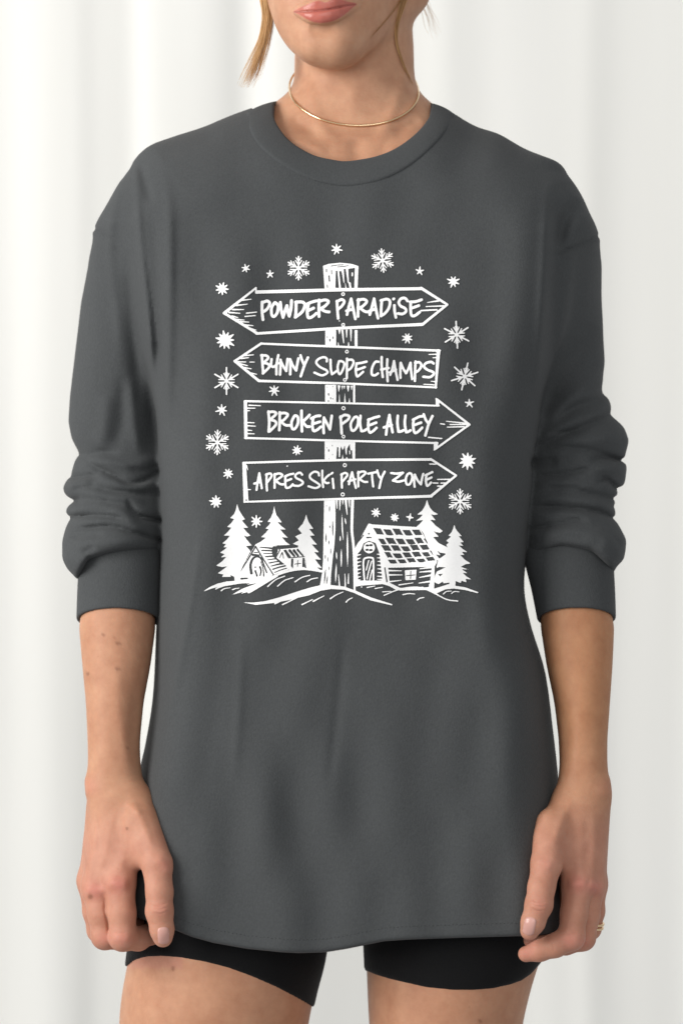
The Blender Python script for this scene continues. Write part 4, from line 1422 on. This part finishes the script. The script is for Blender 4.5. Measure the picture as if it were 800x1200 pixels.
# --- lettering ---
TEXT = [
    ([('A1', 21, [[(268, 138), (268, 200), (274, 256)], [(268, 143), (302, 131), (320, 148), (302, 184), (273, 205)], [(352, 143), (332, 178), (334, 224), (350, 234), (371, 208), (377, 164), (360, 143), (350, 145)],
                  [(392, 140), (398, 190), (410, 240)], [(410, 240), (424, 195), (436, 162)], [(437, 162), (444, 205), (452, 232)], [(452, 232), (464, 180), (467, 128)],
                  [(498, 142), (497, 190), (494, 236)], [(494, 138), (540, 138), (556, 160), (536, 205), (492, 239)], [(580, 150), (572, 195), (578, 240), (602, 238), (632, 214)], [(574, 149), (605, 137), (632, 130)], [(575, 196), (614, 178)],
                  [(650, 124), (649, 180), (650, 234)], [(650, 133), (690, 124), (713, 135), (692, 163), (656, 185)], [(664, 185), (690, 200), (717, 204)]]),
      ('A2', 20, [[(27, 132), (30, 190), (35, 247)], [(26, 136), (58, 121), (76, 135), (60, 164), (36, 185)], [(94, 222), (108, 165), (122, 116)], [(122, 116), (135, 180), (150, 250)], [(90, 197), (132, 186)],
                  [(170, 120), (168, 180), (168, 234)], [(166, 126), (205, 119), (226, 134), (206, 160), (180, 178)], [(184, 180), (212, 200), (240, 205)], [(246, 222), (262, 165), (275, 116)], [(275, 116), (286, 180), (301, 246)], [(243, 198), (288, 183)],
                  [(326, 130), (322, 180), (321, 230)], [(320, 128), (360, 118), (381, 136), (372, 180), (346, 214), (320, 231)], [(410, 160), (412, 200), (420, 240)], [(404, 118), (407, 116)],
                  [(498, 130), (482, 112), (455, 115), (440, 140), (452, 164), (482, 180), (488, 200), (465, 217), (434, 214)], [(520, 136), (519, 185), (525, 226), (548, 228), (580, 205)], [(514, 137), (555, 134), (592, 122)], [(520, 181), (574, 161)]])],
     [('A2', 43, 264, 4)]),
    ([('B1', 20, [[(226, 112), (231, 175), (236, 240)], [(222, 114), (258, 116), (272, 134), (238, 168)], [(238, 168), (270, 176), (278, 200), (234, 244)], [(296, 142), (293, 185), (312, 196), (344, 168)], [(345, 113), (332, 180), (331, 250)],
                  [(361, 146), (360, 200), (357, 252)], [(361, 150), (382, 195), (402, 226)], [(412, 140), (406, 185), (402, 226)], [(430, 142), (432, 200), (431, 250)], [(432, 146), (452, 190), (474, 222)], [(491, 136), (482, 180), (474, 222)],
                  [(506, 114), (520, 155), (533, 182)], [(560, 130), (536, 182), (508, 264)], ]),
      ('B1', 17, [[(694, 158), (694, 137), (670, 127), (632, 143), (620, 170), (650, 200), (690, 220), (698, 240), (660, 258), (606, 238)]]),
      ('P2', 36, [[(205, 500), (210, 620), (225, 703)], [(225, 703), (255, 685), (292, 655)], [(325, 520), (305, 600), (320, 690), (350, 690), (392, 600), (396, 545), (360, 520), (325, 520)], [(437, 484), (435, 620), (434, 758)],
                  [(437, 505), (505, 500), (530, 540), (492, 618), (444, 652)], [(572, 550), (560, 650), (577, 728), (605, 722), (664, 668)], [(572, 552), (640, 543), (712, 526)], [(566, 642), (625, 625), (688, 602)]]),
      ('B2', 19, [[(328, 160), (304, 162), (282, 205), (280, 248), (300, 258), (324, 244)], [(350, 126), (350, 190), (358, 270)], [(390, 142), (388, 220), (393, 300)], [(346, 216), (400, 205)], [(411, 254), (428, 205), (438, 155)], [(438, 155), (449, 220), (464, 290)], [(408, 237), (452, 217)],
                  [(486, 168), (484, 225), (485, 276)], [(487, 168), (505, 210), (525, 242)], [(527, 242), (545, 205), (558, 168)], [(559, 168), (562, 220), (570, 284)], [(595, 158), (592, 220), (590, 298)], [(592, 168), (624, 164), (638, 188), (620, 220), (596, 236)],
                  [(726, 172), (708, 161), (672, 170), (657, 194), (682, 218), (720, 232), (727, 248), (700, 270), (652, 268)]])], []),
    ([('C1', 21, [[(212, 106), (218, 180), (214, 250)], [(212, 111), (250, 108), (266, 124), (226, 164)], [(226, 164), (262, 178), (264, 204), (220, 249)], [(293, 112), (293, 180), (290, 240)], [(290, 121), (328, 117), (352, 130), (326, 164), (298, 180)], [(304, 180), (334, 204), (366, 206)],
                  [(396, 144), (379, 185), (384, 229), (406, 228), (426, 190), (425, 146), (406, 136), (396, 144)], [(452, 101), (452, 170), (455, 249)], [(510, 131), (484, 158), (460, 180)], [(464, 185), (488, 213), (510, 215)],
                  [(536, 152), (530, 200), (537, 244), (562, 239), (590, 216)], [(521, 156), (560, 139), (585, 137)], [(531, 196), (584, 180)], [(613, 150), (608, 210), (611, 261)], [(613, 152), (635, 195), (655, 234)], [(668, 137), (662, 180), (655, 234)],
                  [(731, 142), (735, 200), (739, 264)], [(728, 150), (760, 131), (793, 140), (784, 164), (744, 194)]]),
      ('C2', 17, [[(77, 124), (56, 160), (60, 199), (76, 203), (95, 178), (101, 136), (91, 121), (77, 124)], [(115, 115), (112, 160), (120, 207)], [(120, 207), (136, 205), (154, 194)], [(165, 136), (161, 175), (169, 214), (187, 210), (212, 187)], [(161, 140), (198, 126), (228, 118)], [(165, 173), (210, 156)],
                  [(270, 228), (276, 178), (290, 110)], [(290, 110), (297, 155), (309, 214)], [(256, 185), (304, 171)], [(340, 115), (338, 160), (345, 211)], [(345, 211), (358, 210), (374, 203)], [(386, 115), (382, 160), (390, 214)], [(390, 214), (402, 212), (417, 203)],
                  [(436, 136), (432, 175), (441, 217), (462, 211), (486, 187)], [(431, 140), (466, 122), (492, 117)], [(435, 173), (480, 156)], [(496, 106), (508, 138), (523, 160)], [(549, 116), (526, 165), (505, 234)]])], []),
    ([('D1', 17, [[(128, 240), (136, 180), (148, 120)], [(148, 120), (156, 170), (166, 228)], [(111, 195), (158, 182)], [(200, 126), (200, 190), (203, 244)], [(196, 131), (224, 122), (236, 140), (206, 185)], [(258, 126), (258, 180), (258, 226)], [(255, 131), (290, 122), (313, 138), (266, 174)], [(270, 178), (300, 199), (330, 200)],
                  [(336, 141), (334, 185), (341, 224), (366, 221), (388, 200)], [(331, 145), (360, 131), (392, 124)], [(336, 178), (378, 162)], [(455, 131), (438, 116), (408, 132), (412, 154), (450, 174), (460, 192), (432, 211), (394, 209)],
                  [(576, 136), (570, 115), (540, 110), (511, 134), (517, 160), (560, 188), (582, 209), (550, 227), (500, 214)], [(600, 101), (600, 160), (606, 220)], [(650, 131), (630, 148), (611, 170)], [(612, 175), (628, 191), (646, 189)], [(675, 160), (678, 190), (682, 227)], [(664, 124), (674, 117)],
                  [(740, 126), (740, 175), (742, 224)], [(736, 131), (764, 118), (781, 134), (746, 180)]]),
      ('D2', 16, [[(50, 185), (60, 140), (71, 105)], [(71, 105), (82, 155), (96, 210)], [(46, 166), (92, 152)], [(112, 102), (112, 150), (112, 200)], [(109, 111), (140, 100), (161, 110), (121, 150)], [(124, 154), (150, 169), (172, 170)], [(204, 112), (206, 150), (212, 200)], [(177, 115), (234, 104)],
                  [(240, 93), (250, 128), (264, 146)], [(290, 101), (269, 145), (253, 211)], [(333, 110), (370, 114), (412, 108)], [(412, 108), (376, 138), (345, 160)], [(345, 160), (380, 168), (416, 160)], [(441, 119), (430, 150), (436, 184), (456, 184), (471, 150), (470, 121), (456, 111), (441, 119)],
                  [(490, 121), (485, 160), (488, 202)], [(490, 122), (508, 160), (530, 186)], [(545, 116), (536, 150), (530, 186)], [(568, 121), (562, 155), (569, 194), (582, 190), (597, 174)], [(560, 125), (606, 104)], [(565, 156), (600, 140)]])],
     [('D1', 348, 69, 5)]),
]
for (groups, dots), par in zip(TEXT, sign_obs):
    k = Ink()
    for crop, w, rows in groups:
        for r_ in rows:
            k.s(crop, w * 0.93, r_)
    for crop, x, y, r_ in dots:
        k.dot(crop, x, y, r_)
    k.build('printed_lettering', par)

# --- signpost ---
k = Ink()
k.poly('P1', [(110, 422), (200, 392), (380, 374), (560, 392), (665, 427), (650, 790), (137, 790)])
for q in ([(312, 500), (336, 498), (362, 768), (305, 768)], [(362, 505), (402, 505), (436, 690), (455, 690), (462, 768), (392, 768)], [(436, 470), (466, 470), (500, 690), (512, 690), (525, 768), (480, 768), (458, 690), (446, 690)], [(506, 470), (610, 452), (600, 768), (556, 768), (544, 680), (516, 680)]):
    k.poly('P1', q, cut=True)
k.s('P1', 22, [(570, 535), (568, 575)])
for w, a in ((14, [(165, 475), (167, 520)]), (20, [(206, 580), (212, 660)]), (12, [(244, 485), (248, 550)]), (14, [(178, 720), (182, 760)]), (14, [(226, 772), (228, 776)]), (12, [(240, 426), (330, 412), (425, 406)]), (12, [(340, 440), (430, 432), (505, 420)])):
    k.s('P1', w, a, cut=True)
k.build('printed_post_section', sweat, 'printed top of the timber post')
k1, k2 = Ink(), Ink()
for top, bot, crop, L_, W_, R_, Rr in ((80, 310, 'P2', 132, 285, 545, 585), (850, 1105, 'P2', 130, 285, 522, 552)):
    (k1 if top < 400 else k2).poly(crop, [(L_, top), (W_, top), (W_, bot), (L_, bot)]).poly(crop, [(R_, top), (Rr, top), (Rr, bot), (R_, bot)])
for q in ([(310, 75), (352, 75), (330, 145)], [(355, 75), (386, 75), (397, 268), (386, 272)], [(418, 75), (446, 75), (436, 190), (428, 190)], [(478, 72), (506, 72), (498, 240), (490, 240)], [(308, 240), (330, 305), (308, 305)], [(458, 236), (472, 305), (448, 305)],
          [(302, 855), (346, 860), (320, 956)], [(356, 865), (382, 865), (370, 926)], [(384, 865), (414, 865), (400, 912)], [(430, 860), (476, 865), (452, 958)], [(488, 865), (516, 865), (500, 938)], [(328, 966), (340, 1100), (320, 1100)], [(405, 956), (420, 1100), (396, 1100)], [(470, 1026), (480, 1100), (458, 1100)]):
    (k1 if q[0][1] < 400 else k2).poly('P2', q)
for x, y, r_ in ((160, 180, 6), (197, 225, 10), (240, 190, 9), (178, 985, 10), (208, 1040, 8), (236, 1048, 6), (176, 1080, 8), (236, 874, 5), (160, 884, 5)):
    (k1 if y < 400 else k2).s('P2', r_ * 1.7, [(x, y - r_), (x + 1, y + r_)], cut=True)
k1.build('printed_post_section', sweat)
k2.build('printed_post_section', sweat)
k = Ink()
k.poly('P3', [(130, 120), (582, 135), (580, 430), (130, 430)])
k.poly('P3', [(300, 415), (312, 240), (332, 236), (340, 385), (356, 390), (362, 260), (375, 225), (395, 282), (410, 258), (425, 205), (440, 330), (455, 360), (460, 262), (500, 190), (510, 290), (535, 280), (541, 415), (470, 415), (455, 380), (442, 415), (408, 415), (395, 350), (384, 415)], cut=True)
k.s('P3', 14, [(497, 295), (502, 340)])
for x, y, r_ in ((190, 288, 11), (242, 215, 7), (246, 350, 6), (160, 250, 5), (194, 410, 5)):
    k.s('P3', r_ * 1.6, [(x, y - r_), (x + 1, y + r_)], cut=True)
k.build('printed_post_section', sweat)
k = Ink()
k.poly('E3', [(125, 92), (238, 92), (241, 250), (240, 400), (228, 560), (215, 650), (205, 750), (195, 850), (190, 965), (82, 965), (105, 830), (115, 700), (120, 400)])
k.s('E3', 30, [(411, 95), (407, 250), (405, 400), (418, 520), (425, 620), (430, 800), (431, 995)], 20)
for w, a in ((20, [(253, 98), (256, 180)]), (18, [(286, 98), (283, 195)]), (14, [(314, 98), (315, 140)]), (24, [(343, 96), (350, 170), (358, 240)]), (16, [(376, 98), (380, 170)])):
    k.s('E3', w, a, w * 0.3)
for w, a in ((12, [(306, 230), (309, 380), (320, 505)]), (12, [(335, 275), (347, 340)]), (16, [(360, 415), (362, 760)]), (12, [(288, 455), (288, 510)]), (14, [(299, 582), (298, 770)]), (11, [(248, 612), (254, 690)]), (15, [(249, 735), (240, 922)])):
    k.s('E3', w, a, taper=2)
for a in ([(280, 958), (270, 845)], [(338, 965), (335, 835)], [(368, 930), (371, 835)]):
    k.s('E3', 15, a, 6)
for w, a in ((8, [(150, 148), (152, 158)]), (10, [(180, 150), (180, 213)]), (12, [(212, 290), (214, 468)]), (9, [(182, 345), (184, 378)]), (11, [(146, 428), (144, 520)]), (9, [(175, 495), (174, 545)]), (8, [(192, 570), (192, 650)]), (8, [(137, 640), (138, 690)]), (8, [(163, 668), (163, 715)]), (8, [(176, 760), (176, 800)]),
             (12, [(142, 780), (126, 945)]), (10, [(160, 850), (150, 945)])):
    k.s('E3', w, a, cut=True, taper=2)
k.build('printed_post_section', sweat, 'printed foot of the timber post with wood grain')

# --- trees ---
TREES = [('E1', [(383, 45), (390, 80), (402, 115), (430, 160), (463, 208), (432, 222), (460, 255), (497, 297), (445, 297), (480, 340), (521, 379), (484, 389), (450, 375), (490, 430), (533, 481), (475, 488), (522, 540), (500, 582), (440, 700), (404, 790), (398, 856), (356, 856), (353, 808), (310, 788), (318, 808), (222, 809), (238, 784),
                  (179, 770), (230, 735), (280, 698), (225, 706), (163, 692), (225, 645), (270, 600), (210, 605), (252, 572), (202, 556), (245, 528), (277, 500), (239, 500), (264, 466), (226, 460), (270, 425), (306, 380), (243, 379), (285, 340), (320, 296), (278, 288), (318, 250), (350, 206), (308, 195), (350, 155), (366, 115), (376, 80)]),
         ('E2', [(310, -12), (316, 20), (326, 55), (370, 115), (335, 112), (362, 140), (399, 170), (355, 168), (385, 205), (416, 234), (370, 230), (398, 265), (432, 290), (320, 294), (200, 300), (160, 288), (205, 265), (246, 233), (208, 229), (240, 200), (268, 167), (242, 162), (265, 140), (286, 112), (258, 110), (285, 75), (300, 40), (306, 10)]),
         ('E2', [(557, 52), (566, 85), (578, 115), (613, 165), (580, 165), (600, 190), (622, 216), (585, 218), (612, 255), (643, 289), (600, 285), (628, 318), (660, 349), (620, 345), (645, 375), (674, 406), (625, 402), (652, 437), (682, 472), (640, 465), (690, 502), (560, 488), (548, 382), (490, 316), (497, 296), (454, 281), (500, 255), (473, 223), (524, 200), (494, 165), (530, 125), (546, 90)]),
         ('E5', [(215, 90), (225, 130), (242, 170), (275, 208), (323, 237), (285, 245), (252, 235), (300, 297), (245, 290), (300, 350), (373, 405), (345, 424), (300, 415), (275, 400), (332, 462), (275, 465), (330, 525), (430, 575), (415, 635), (340, 710), (300, 690), (240, 565), (182, 432), (142, 378), (106, 366), (145, 330), (176, 294), (103, 302), (145, 270), (172, 240), (114, 240), (165, 200), (195, 150), (206, 115)]),
         ('E5', [(487, 338), (496, 375), (515, 405), (563, 457), (530, 455), (580, 516), (545, 520), (576, 553), (530, 550), (570, 585), (619, 618), (560, 613), (587, 646), (545, 645), (590, 692), (652, 732), (600, 738), (550, 765), (632, 793), (560, 788), (617, 828), (570, 825), (610, 862), (660, 893), (600, 884), (609, 920), (558, 903), (551, 927), (500, 906), (497, 970), (440, 970), (438, 922), (380, 930), (372, 912), (330, 938), (283, 915),
                  (296, 850), (320, 800), (310, 760), (330, 690), (400, 640), (385, 602), (422, 572), (406, 545), (432, 522), (408, 502), (456, 460), (427, 452), (458, 420), (474, 385)])]
for n_, (crop, q) in enumerate(TREES):
    k = Ink().poly(crop, q)
    if n_ == 4:
        for h in ([(300, 785), (335, 765), (400, 770), (315, 812)], [(325, 838), (376, 834), (345, 860)]):
            k.poly('E5', h, cut=True)
    if n_ == 3:
        k.poly('E5', [(312, 595), (345, 622), (412, 632), (362, 706), (302, 640), (350, 650)], cut=True)
    k.build('printed_tree', sweat)

# --- small A-frame cabin ---
k = Ink()
k.poly('E2', [(166, 284), (205, 292), (330, 296), (428, 482), (305, 524), (240, 560), (120, 590), (0, 590), (20, 530)])
for w, a in ((16, [(576, 492), (500, 620), (396, 780)]), (15, [(578, 496), (660, 630), (762, 790)])):
    k.s('E1', w, a, w * 0.8, cut=True)
for i_ in range(9):
    t = i_ / 8
    xa, ya = 200 + 112 * t, 309 + 196 * t
    xb, yb = 322 + 82 * t, 322 + 150 * t
    k.s('E2', 7 + 3 * (i_ % 2), [(xa, ya), ((xa + xb) / 2, (ya + yb) / 2 - 2), (xb, yb)], 17 - 4 * (i_ % 3), cut=True)
k.poly('E2', [(300, 300), (345, 300), (335, 345), (322, 385), (395, 440), (360, 440), (300, 380), (290, 340)], cut=True)
k.s('E1', 30, [(532, 770), (522, 690), (545, 622), (590, 596), (632, 618), (662, 690), (690, 765)], 14, cut=True).s('E1', 14, [(660, 800), (652, 720), (630, 650)], 8, cut=True).s('E1', 26, [(548, 580), (620, 582)], 10, cut=True).s('E1', 10, [(560, 555), (596, 555)], cut=True)
k.s('E1', 18, [(572, 745), (590, 798)], cut=True).s('E1', 20, [(620, 705), (632, 745), (622, 795)], 14, cut=True).s('E1', 12, [(566, 708), (580, 706)], cut=True)
k.s('E1', 20, [(425, 828), (490, 824)], 16, cut=True).s('E1', 14, [(486, 578), (496, 582)], cut=True)
k.poly('E2', [(356, 324), (500, 310), (550, 382), (546, 472), (440, 482), (324, 388)])
k.s('E2', 9, [(324, 386), (354, 330)], cut=True).s('E2', 9, [(372, 348), (350, 392)], 5, cut=True).s('E2', 10, [(372, 348), (382, 396)], 5, cut=True)
for a in ([(396, 338), (430, 382)], [(430, 334), (466, 377)], [(462, 334), (494, 375)], [(494, 328), (530, 370)]):
    k.s('E2', 22, a, 16, cut=True)
k.s('E2', 7, [(386, 332), (420, 392), (548, 381)], sm=False, cut=True).s('E2', 17, [(450, 404), (447, 466)], cut=True).s('E2', 17, [(537, 398), (536, 456)], cut=True).s('E2', 6, [(492, 410), (490, 460)], cut=True).s('E2', 6, [(468, 440), (516, 434)], cut=True)
k.s('E2', 26, [(398, 410), (436, 474)])
k.build('printed_cabin', sweat, 'small printed A-frame cabin with dormer')

# --- larger log cabin ---
k = Ink()
k.poly('E4', [(178, 56), (210, 64), (572, 84), (690, 292), (714, 352), (694, 392), (690, 570), (640, 575), (420, 580), (300, 528), (76, 545), (66, 262)])
k.s('E4', 9, [(138, 148), (84, 218)], 7, cut=True)
rows_ = [(0.02, 0.19), (0.29, 0.45), (0.49, 0.64), (0.69, 0.83), (0.87, 0.98)]
for r_, (t0, t1) in enumerate(rows_):
    pt = lambda u, t: ((202 + 132 * t) * (1 - u) + (578 + 128 * t) * u, (84 + 290 * t) * (1 - u) + (97 + 252 * t) * u + 6 * math.sin(math.pi * u))
    edges = [0.0, 0.2, 0.4, 0.6, 0.8, 1.0] if r_ % 2 == 0 else [0.0, 0.16, 0.37, 0.57, 0.77, 0.95, 1.03]
    for c_ in range(len(edges) - 1):
        u0, u1 = edges[c_] + 0.022, edges[c_ + 1] - 0.022
        jag = 0.02 * math.sin(c_ * 2.3 + r_ * 1.7)
        k.poly('E4', [pt(u0, t0 + jag), pt(u1, t0 + jag), pt(u1 + 0.012, t1), pt((u0 + u1) / 2, t1 + jag), pt(u0 + 0.02, t1)], cut=True)
k.poly('E4', [(182, 192), (232, 208), (262, 290), (286, 502), (97, 502), (88, 300), (120, 262), (140, 210)], cut=True)
k.dot('E4', 180, 136, 7, True).s('E4', 12, [(166, 166), (198, 166)], 8, cut=True)
k.dot('E4', 183, 245, 44)
for x, y in ((168, 228), (196, 226), (166, 262), (196, 264)):
    k.s('E4', 17, [(x - 5, y), (x + 6, y)], cut=True)
k.s('E4', 13, [(147, 505), (140, 420), (139, 350), (155, 326), (202, 324), (216, 350), (216, 500)], 13)
for w, a in ((8, [(160, 420), (180, 345)]), (9, [(166, 490), (182, 420), (202, 352)]), (9, [(188, 495), (206, 420)])):
    k.s('E4', w, a)
for i_, y in enumerate((298, 326, 354, 383, 412, 441, 470, 494)):
    k.s('E4', 13, [(84, y + 8), (118 - 4 * (i_ % 2), y)], 5)
    k.s('E4', 5, [(243 + 3 * (i_ % 3), y - 2), (284, y)], 13)
k.poly('E4', [(330, 402), (672, 394), (655, 548), (425, 560), (342, 520)], cut=True)
for w, a in ((13, [(325, 424), (435, 426)]), (14, [(325, 458), (442, 458)]), (13, [(330, 512), (432, 500)]), (6, [(578, 410), (672, 398)]), (6, [(576, 436), (672, 428)]), (6, [(574, 478), (668, 460)]), (6, [(570, 522), (664, 508)]), (10, [(414, 536), (526, 520)])):
    k.s('E4', w, a, 5 if w > 8 else 15)
k.poly('E4', [(460, 422), (553, 417), (546, 495), (465, 499)]).s('E4', 7, [(507, 430), (505, 488)], cut=True).s('E4', 7, [(472, 464), (540, 458)], cut=True)
k.s('E4', 36, [(296, 380), (316, 520)]).s('E4', 9, [(304, 402), (320, 510)], 12, cut=True).s('E4', 12, [(612, 550), (642, 548)], cut=True)
k.build('printed_cabin', sweat, 'larger printed log cabin with tiled roof')

# --- snow drifts ---
k = Ink()
k.poly('E1', [(28, 962), (90, 918), (170, 880), (270, 856), (360, 850), (520, 846), (520, 868), (400, 880), (250, 905), (165, 934), (190, 912), (120, 928)])
k.poly('E1', [(500, 846), (800, 790), (810, 800), (700, 866), (620, 915), (500, 987), (530, 956), (420, 986), (455, 962), (325, 996), (430, 935), (600, 872), (480, 892), (540, 868)])
for a in ([(215, 952), (250, 930), (312, 922)], [(335, 940), (370, 930), (407, 925)], [(160, 934), (200, 910)]):
    k.s('E1', 13, a, 5)
k.build('printed_snow_drift', sweat)
k = Ink()
k.s('E2', 12, [(108, 662), (180, 606), (260, 556), (400, 500), (540, 478), (690, 498)], 18)
for a in ([(258, 615), (320, 562), (392, 533)], [(335, 612), (390, 567), (457, 545)], [(470, 578), (530, 542), (587, 528)], [(565, 578), (600, 557), (648, 548)]):
    k.s('E2', 9, a, 7)
k.build('printed_snow_drift', sweat)
k = Ink()
k.poly('PX', [(284.5, 705.8), (296, 706.2), (310, 704.6), (325, 700.6), (350, 692.6), (364, 688.4), (375.5, 685.8), (388, 685.6), (403, 687.4), (416, 691.8), (435, 700.2), (459.5, 708), (459, 709.4), (434, 703.4), (414.5, 694.6), (403, 691), (388, 690.2), (376, 692.2), (362, 697.6), (349, 700.4), (338, 703.2), (320, 706.6), (300, 708.8)])
for a in ([(322, 707.4), (341, 698.5)], [(331, 708.4), (350, 699.4)], [(354, 708.4), (366.5, 702.4)], [(367, 704.7), (379.5, 698.2)], [(386.8, 701.6), (394, 697), (402, 693.6)], [(405.3, 705.6), (408, 702.8), (412.8, 700.4)]):
    k.s('PX', 1.6, a, 0.9)
k.build('printed_snow_drift', sweat)
k = Ink()
k.s('E4', 10, [(74, 542), (150, 520), (230, 514), (330, 535), (402, 574)], 14)
for a in ([(82, 545), (130, 536)], [(166, 556), (228, 544)], [(228, 564), (288, 554)], [(288, 590), (352, 586)], [(122, 552), (128, 552)]):
    k.s('E4', 8, a, 6)
k.build('printed_snow_drift', sweat)
k = Ink()
k.s('E4', 8, [(298, 617), (400, 576), (500, 555), (600, 560), (700, 606), (790, 650), (872, 662)], 9).s('E4', 14, [(560, 556), (640, 575), (720, 612)], 8)
for a in ([(445, 612), (490, 604), (538, 607)], [(558, 654), (580, 640), (612, 634)]):
    k.s('E4', 9, a, 6)
k.build('printed_snow_drift', sweat)
k = Ink()
k.poly('E5', [(285, 985), (440, 935), (500, 955), (600, 972), (728, 1020), (722, 1030), (600, 998), (480, 982), (400, 990), (300, 1035), (240, 1010), (235, 940), (285, 900)])
for a in ([(378, 1036), (410, 1012), (458, 1008)], [(460, 1032), (485, 1013), (537, 1016)]):
    k.s('E5', 10, a, 7)
k.build('printed_snow_drift', sweat)

# --- stars and snowflakes ---
def star(x, y, r, n, core, rot):
    k = Ink().dot('PX', x, y, core)
    g = random.Random(int(x * 7 + y))
    for i in range(n):
        a = rot + 2 * math.pi * i / n
        rr = r * g.uniform(0.85, 1.1)
        k.s('PX', core * 1.25, [(x, y), (x + rr * math.cos(a), y + rr * math.sin(a))], 1.2)
    return k


for x, y, r_, n_, c_, ro in ((287.9, 314.9, 4.6, 6, 1.7, .3), (316.4, 321.4, 4.6, 5, 1.9, .9), (260.6, 338.5, 7.4, 9, 3.2, .1), (491.4, 318, 4.8, 5, 2.0, -1.5), (530.7, 330.2, 6.8, 8, 2.9, .4), (394.4, 292.4, 6.2, 7, 2.4, -1.6),
                            (264, 398.8, 11, 11, 5.4, -1.75), (260, 480.3, 6.6, 7, 2.4, -1.6), (267.7, 554.7, 5.8, 8, 2.2, .2), (253.4, 588, 7.0, 9, 3.2, -1.6), (321.2, 457.4, 6.2, 7, 2.3, .2), (476.9, 396.2, 6.0, 8, 2.5, -1.2),
                            (348, 528, 5.8, 8, 2.3, -1.4), (300.6, 611, 6.6, 8, 2.6, .0), (549.2, 472.6, 5.2, 5, 2.0, -1.6), (547.5, 540, 9.4, 10, 4.9, -1.55), (440.4, 600.7, 5.0, 8, 2.2, -1.2), (462, 606.5, 4.6, 8, 2.9, .2), (480, 606, 3.8, 4, 2.0, -1.4)):
    star(x, y, r_, n_, c_, ro).build('printed_star', sweat)


def flake(x, y, r, rot, spiky):
    k = Ink()
    for i in range(6):
        a = rot + math.pi / 3 * i + math.pi / 2
        d = np.array([math.cos(a), math.sin(a)]); e = np.array([-d[1], d[0]])
        c = np.array([x, y])
        pt = lambda t, s=0.0: tuple(c + d * r * t + e * r * s)
        k.s('PX', 1.8, [pt(0.02), pt(1.0)], 1.7)
        if spiky:
            for s in (1, -1):
                k.s('PX', 1.6, [pt(0.20), pt(0.56, 0.20 * s)], 1.2)
                k.s('PX', 1.5, [pt(0.42), pt(0.62, 0.10 * s)], 0.9) if i % 3 == 0 else None
            k.poly('PX', [pt(0.16), pt(0.40, 0.11), pt(0.66), pt(0.40, -0.11)])
        else:
            for s in (1, -1):
                k.s('PX', 1.4, [pt(0.26), pt(0.66, 0.27 * s)], 1.1)
                k.s('PX', 1.3, [pt(0.58), pt(0.90, 0.22 * s)], 1.1)
    return k


for x, y, r_, ro, sp in ((350, 314.5, 13.6, 0.0, 0), (447.9, 305.6, 13.6, -.1, 0), (265.5, 446.4, 15.6, 0, 1), (255, 518.3, 14.2, 0.02, 0), (534.5, 392.5, 15.6, -.05, 1), (543.8, 441.2, 16.0, .22, 1), (538.6, 587.6, 14.2, 0.0, 0)):
    flake(x, y, r_, ro, sp).build('printed_snowflake', sweat)
print('printed', _time.time() - _t0)
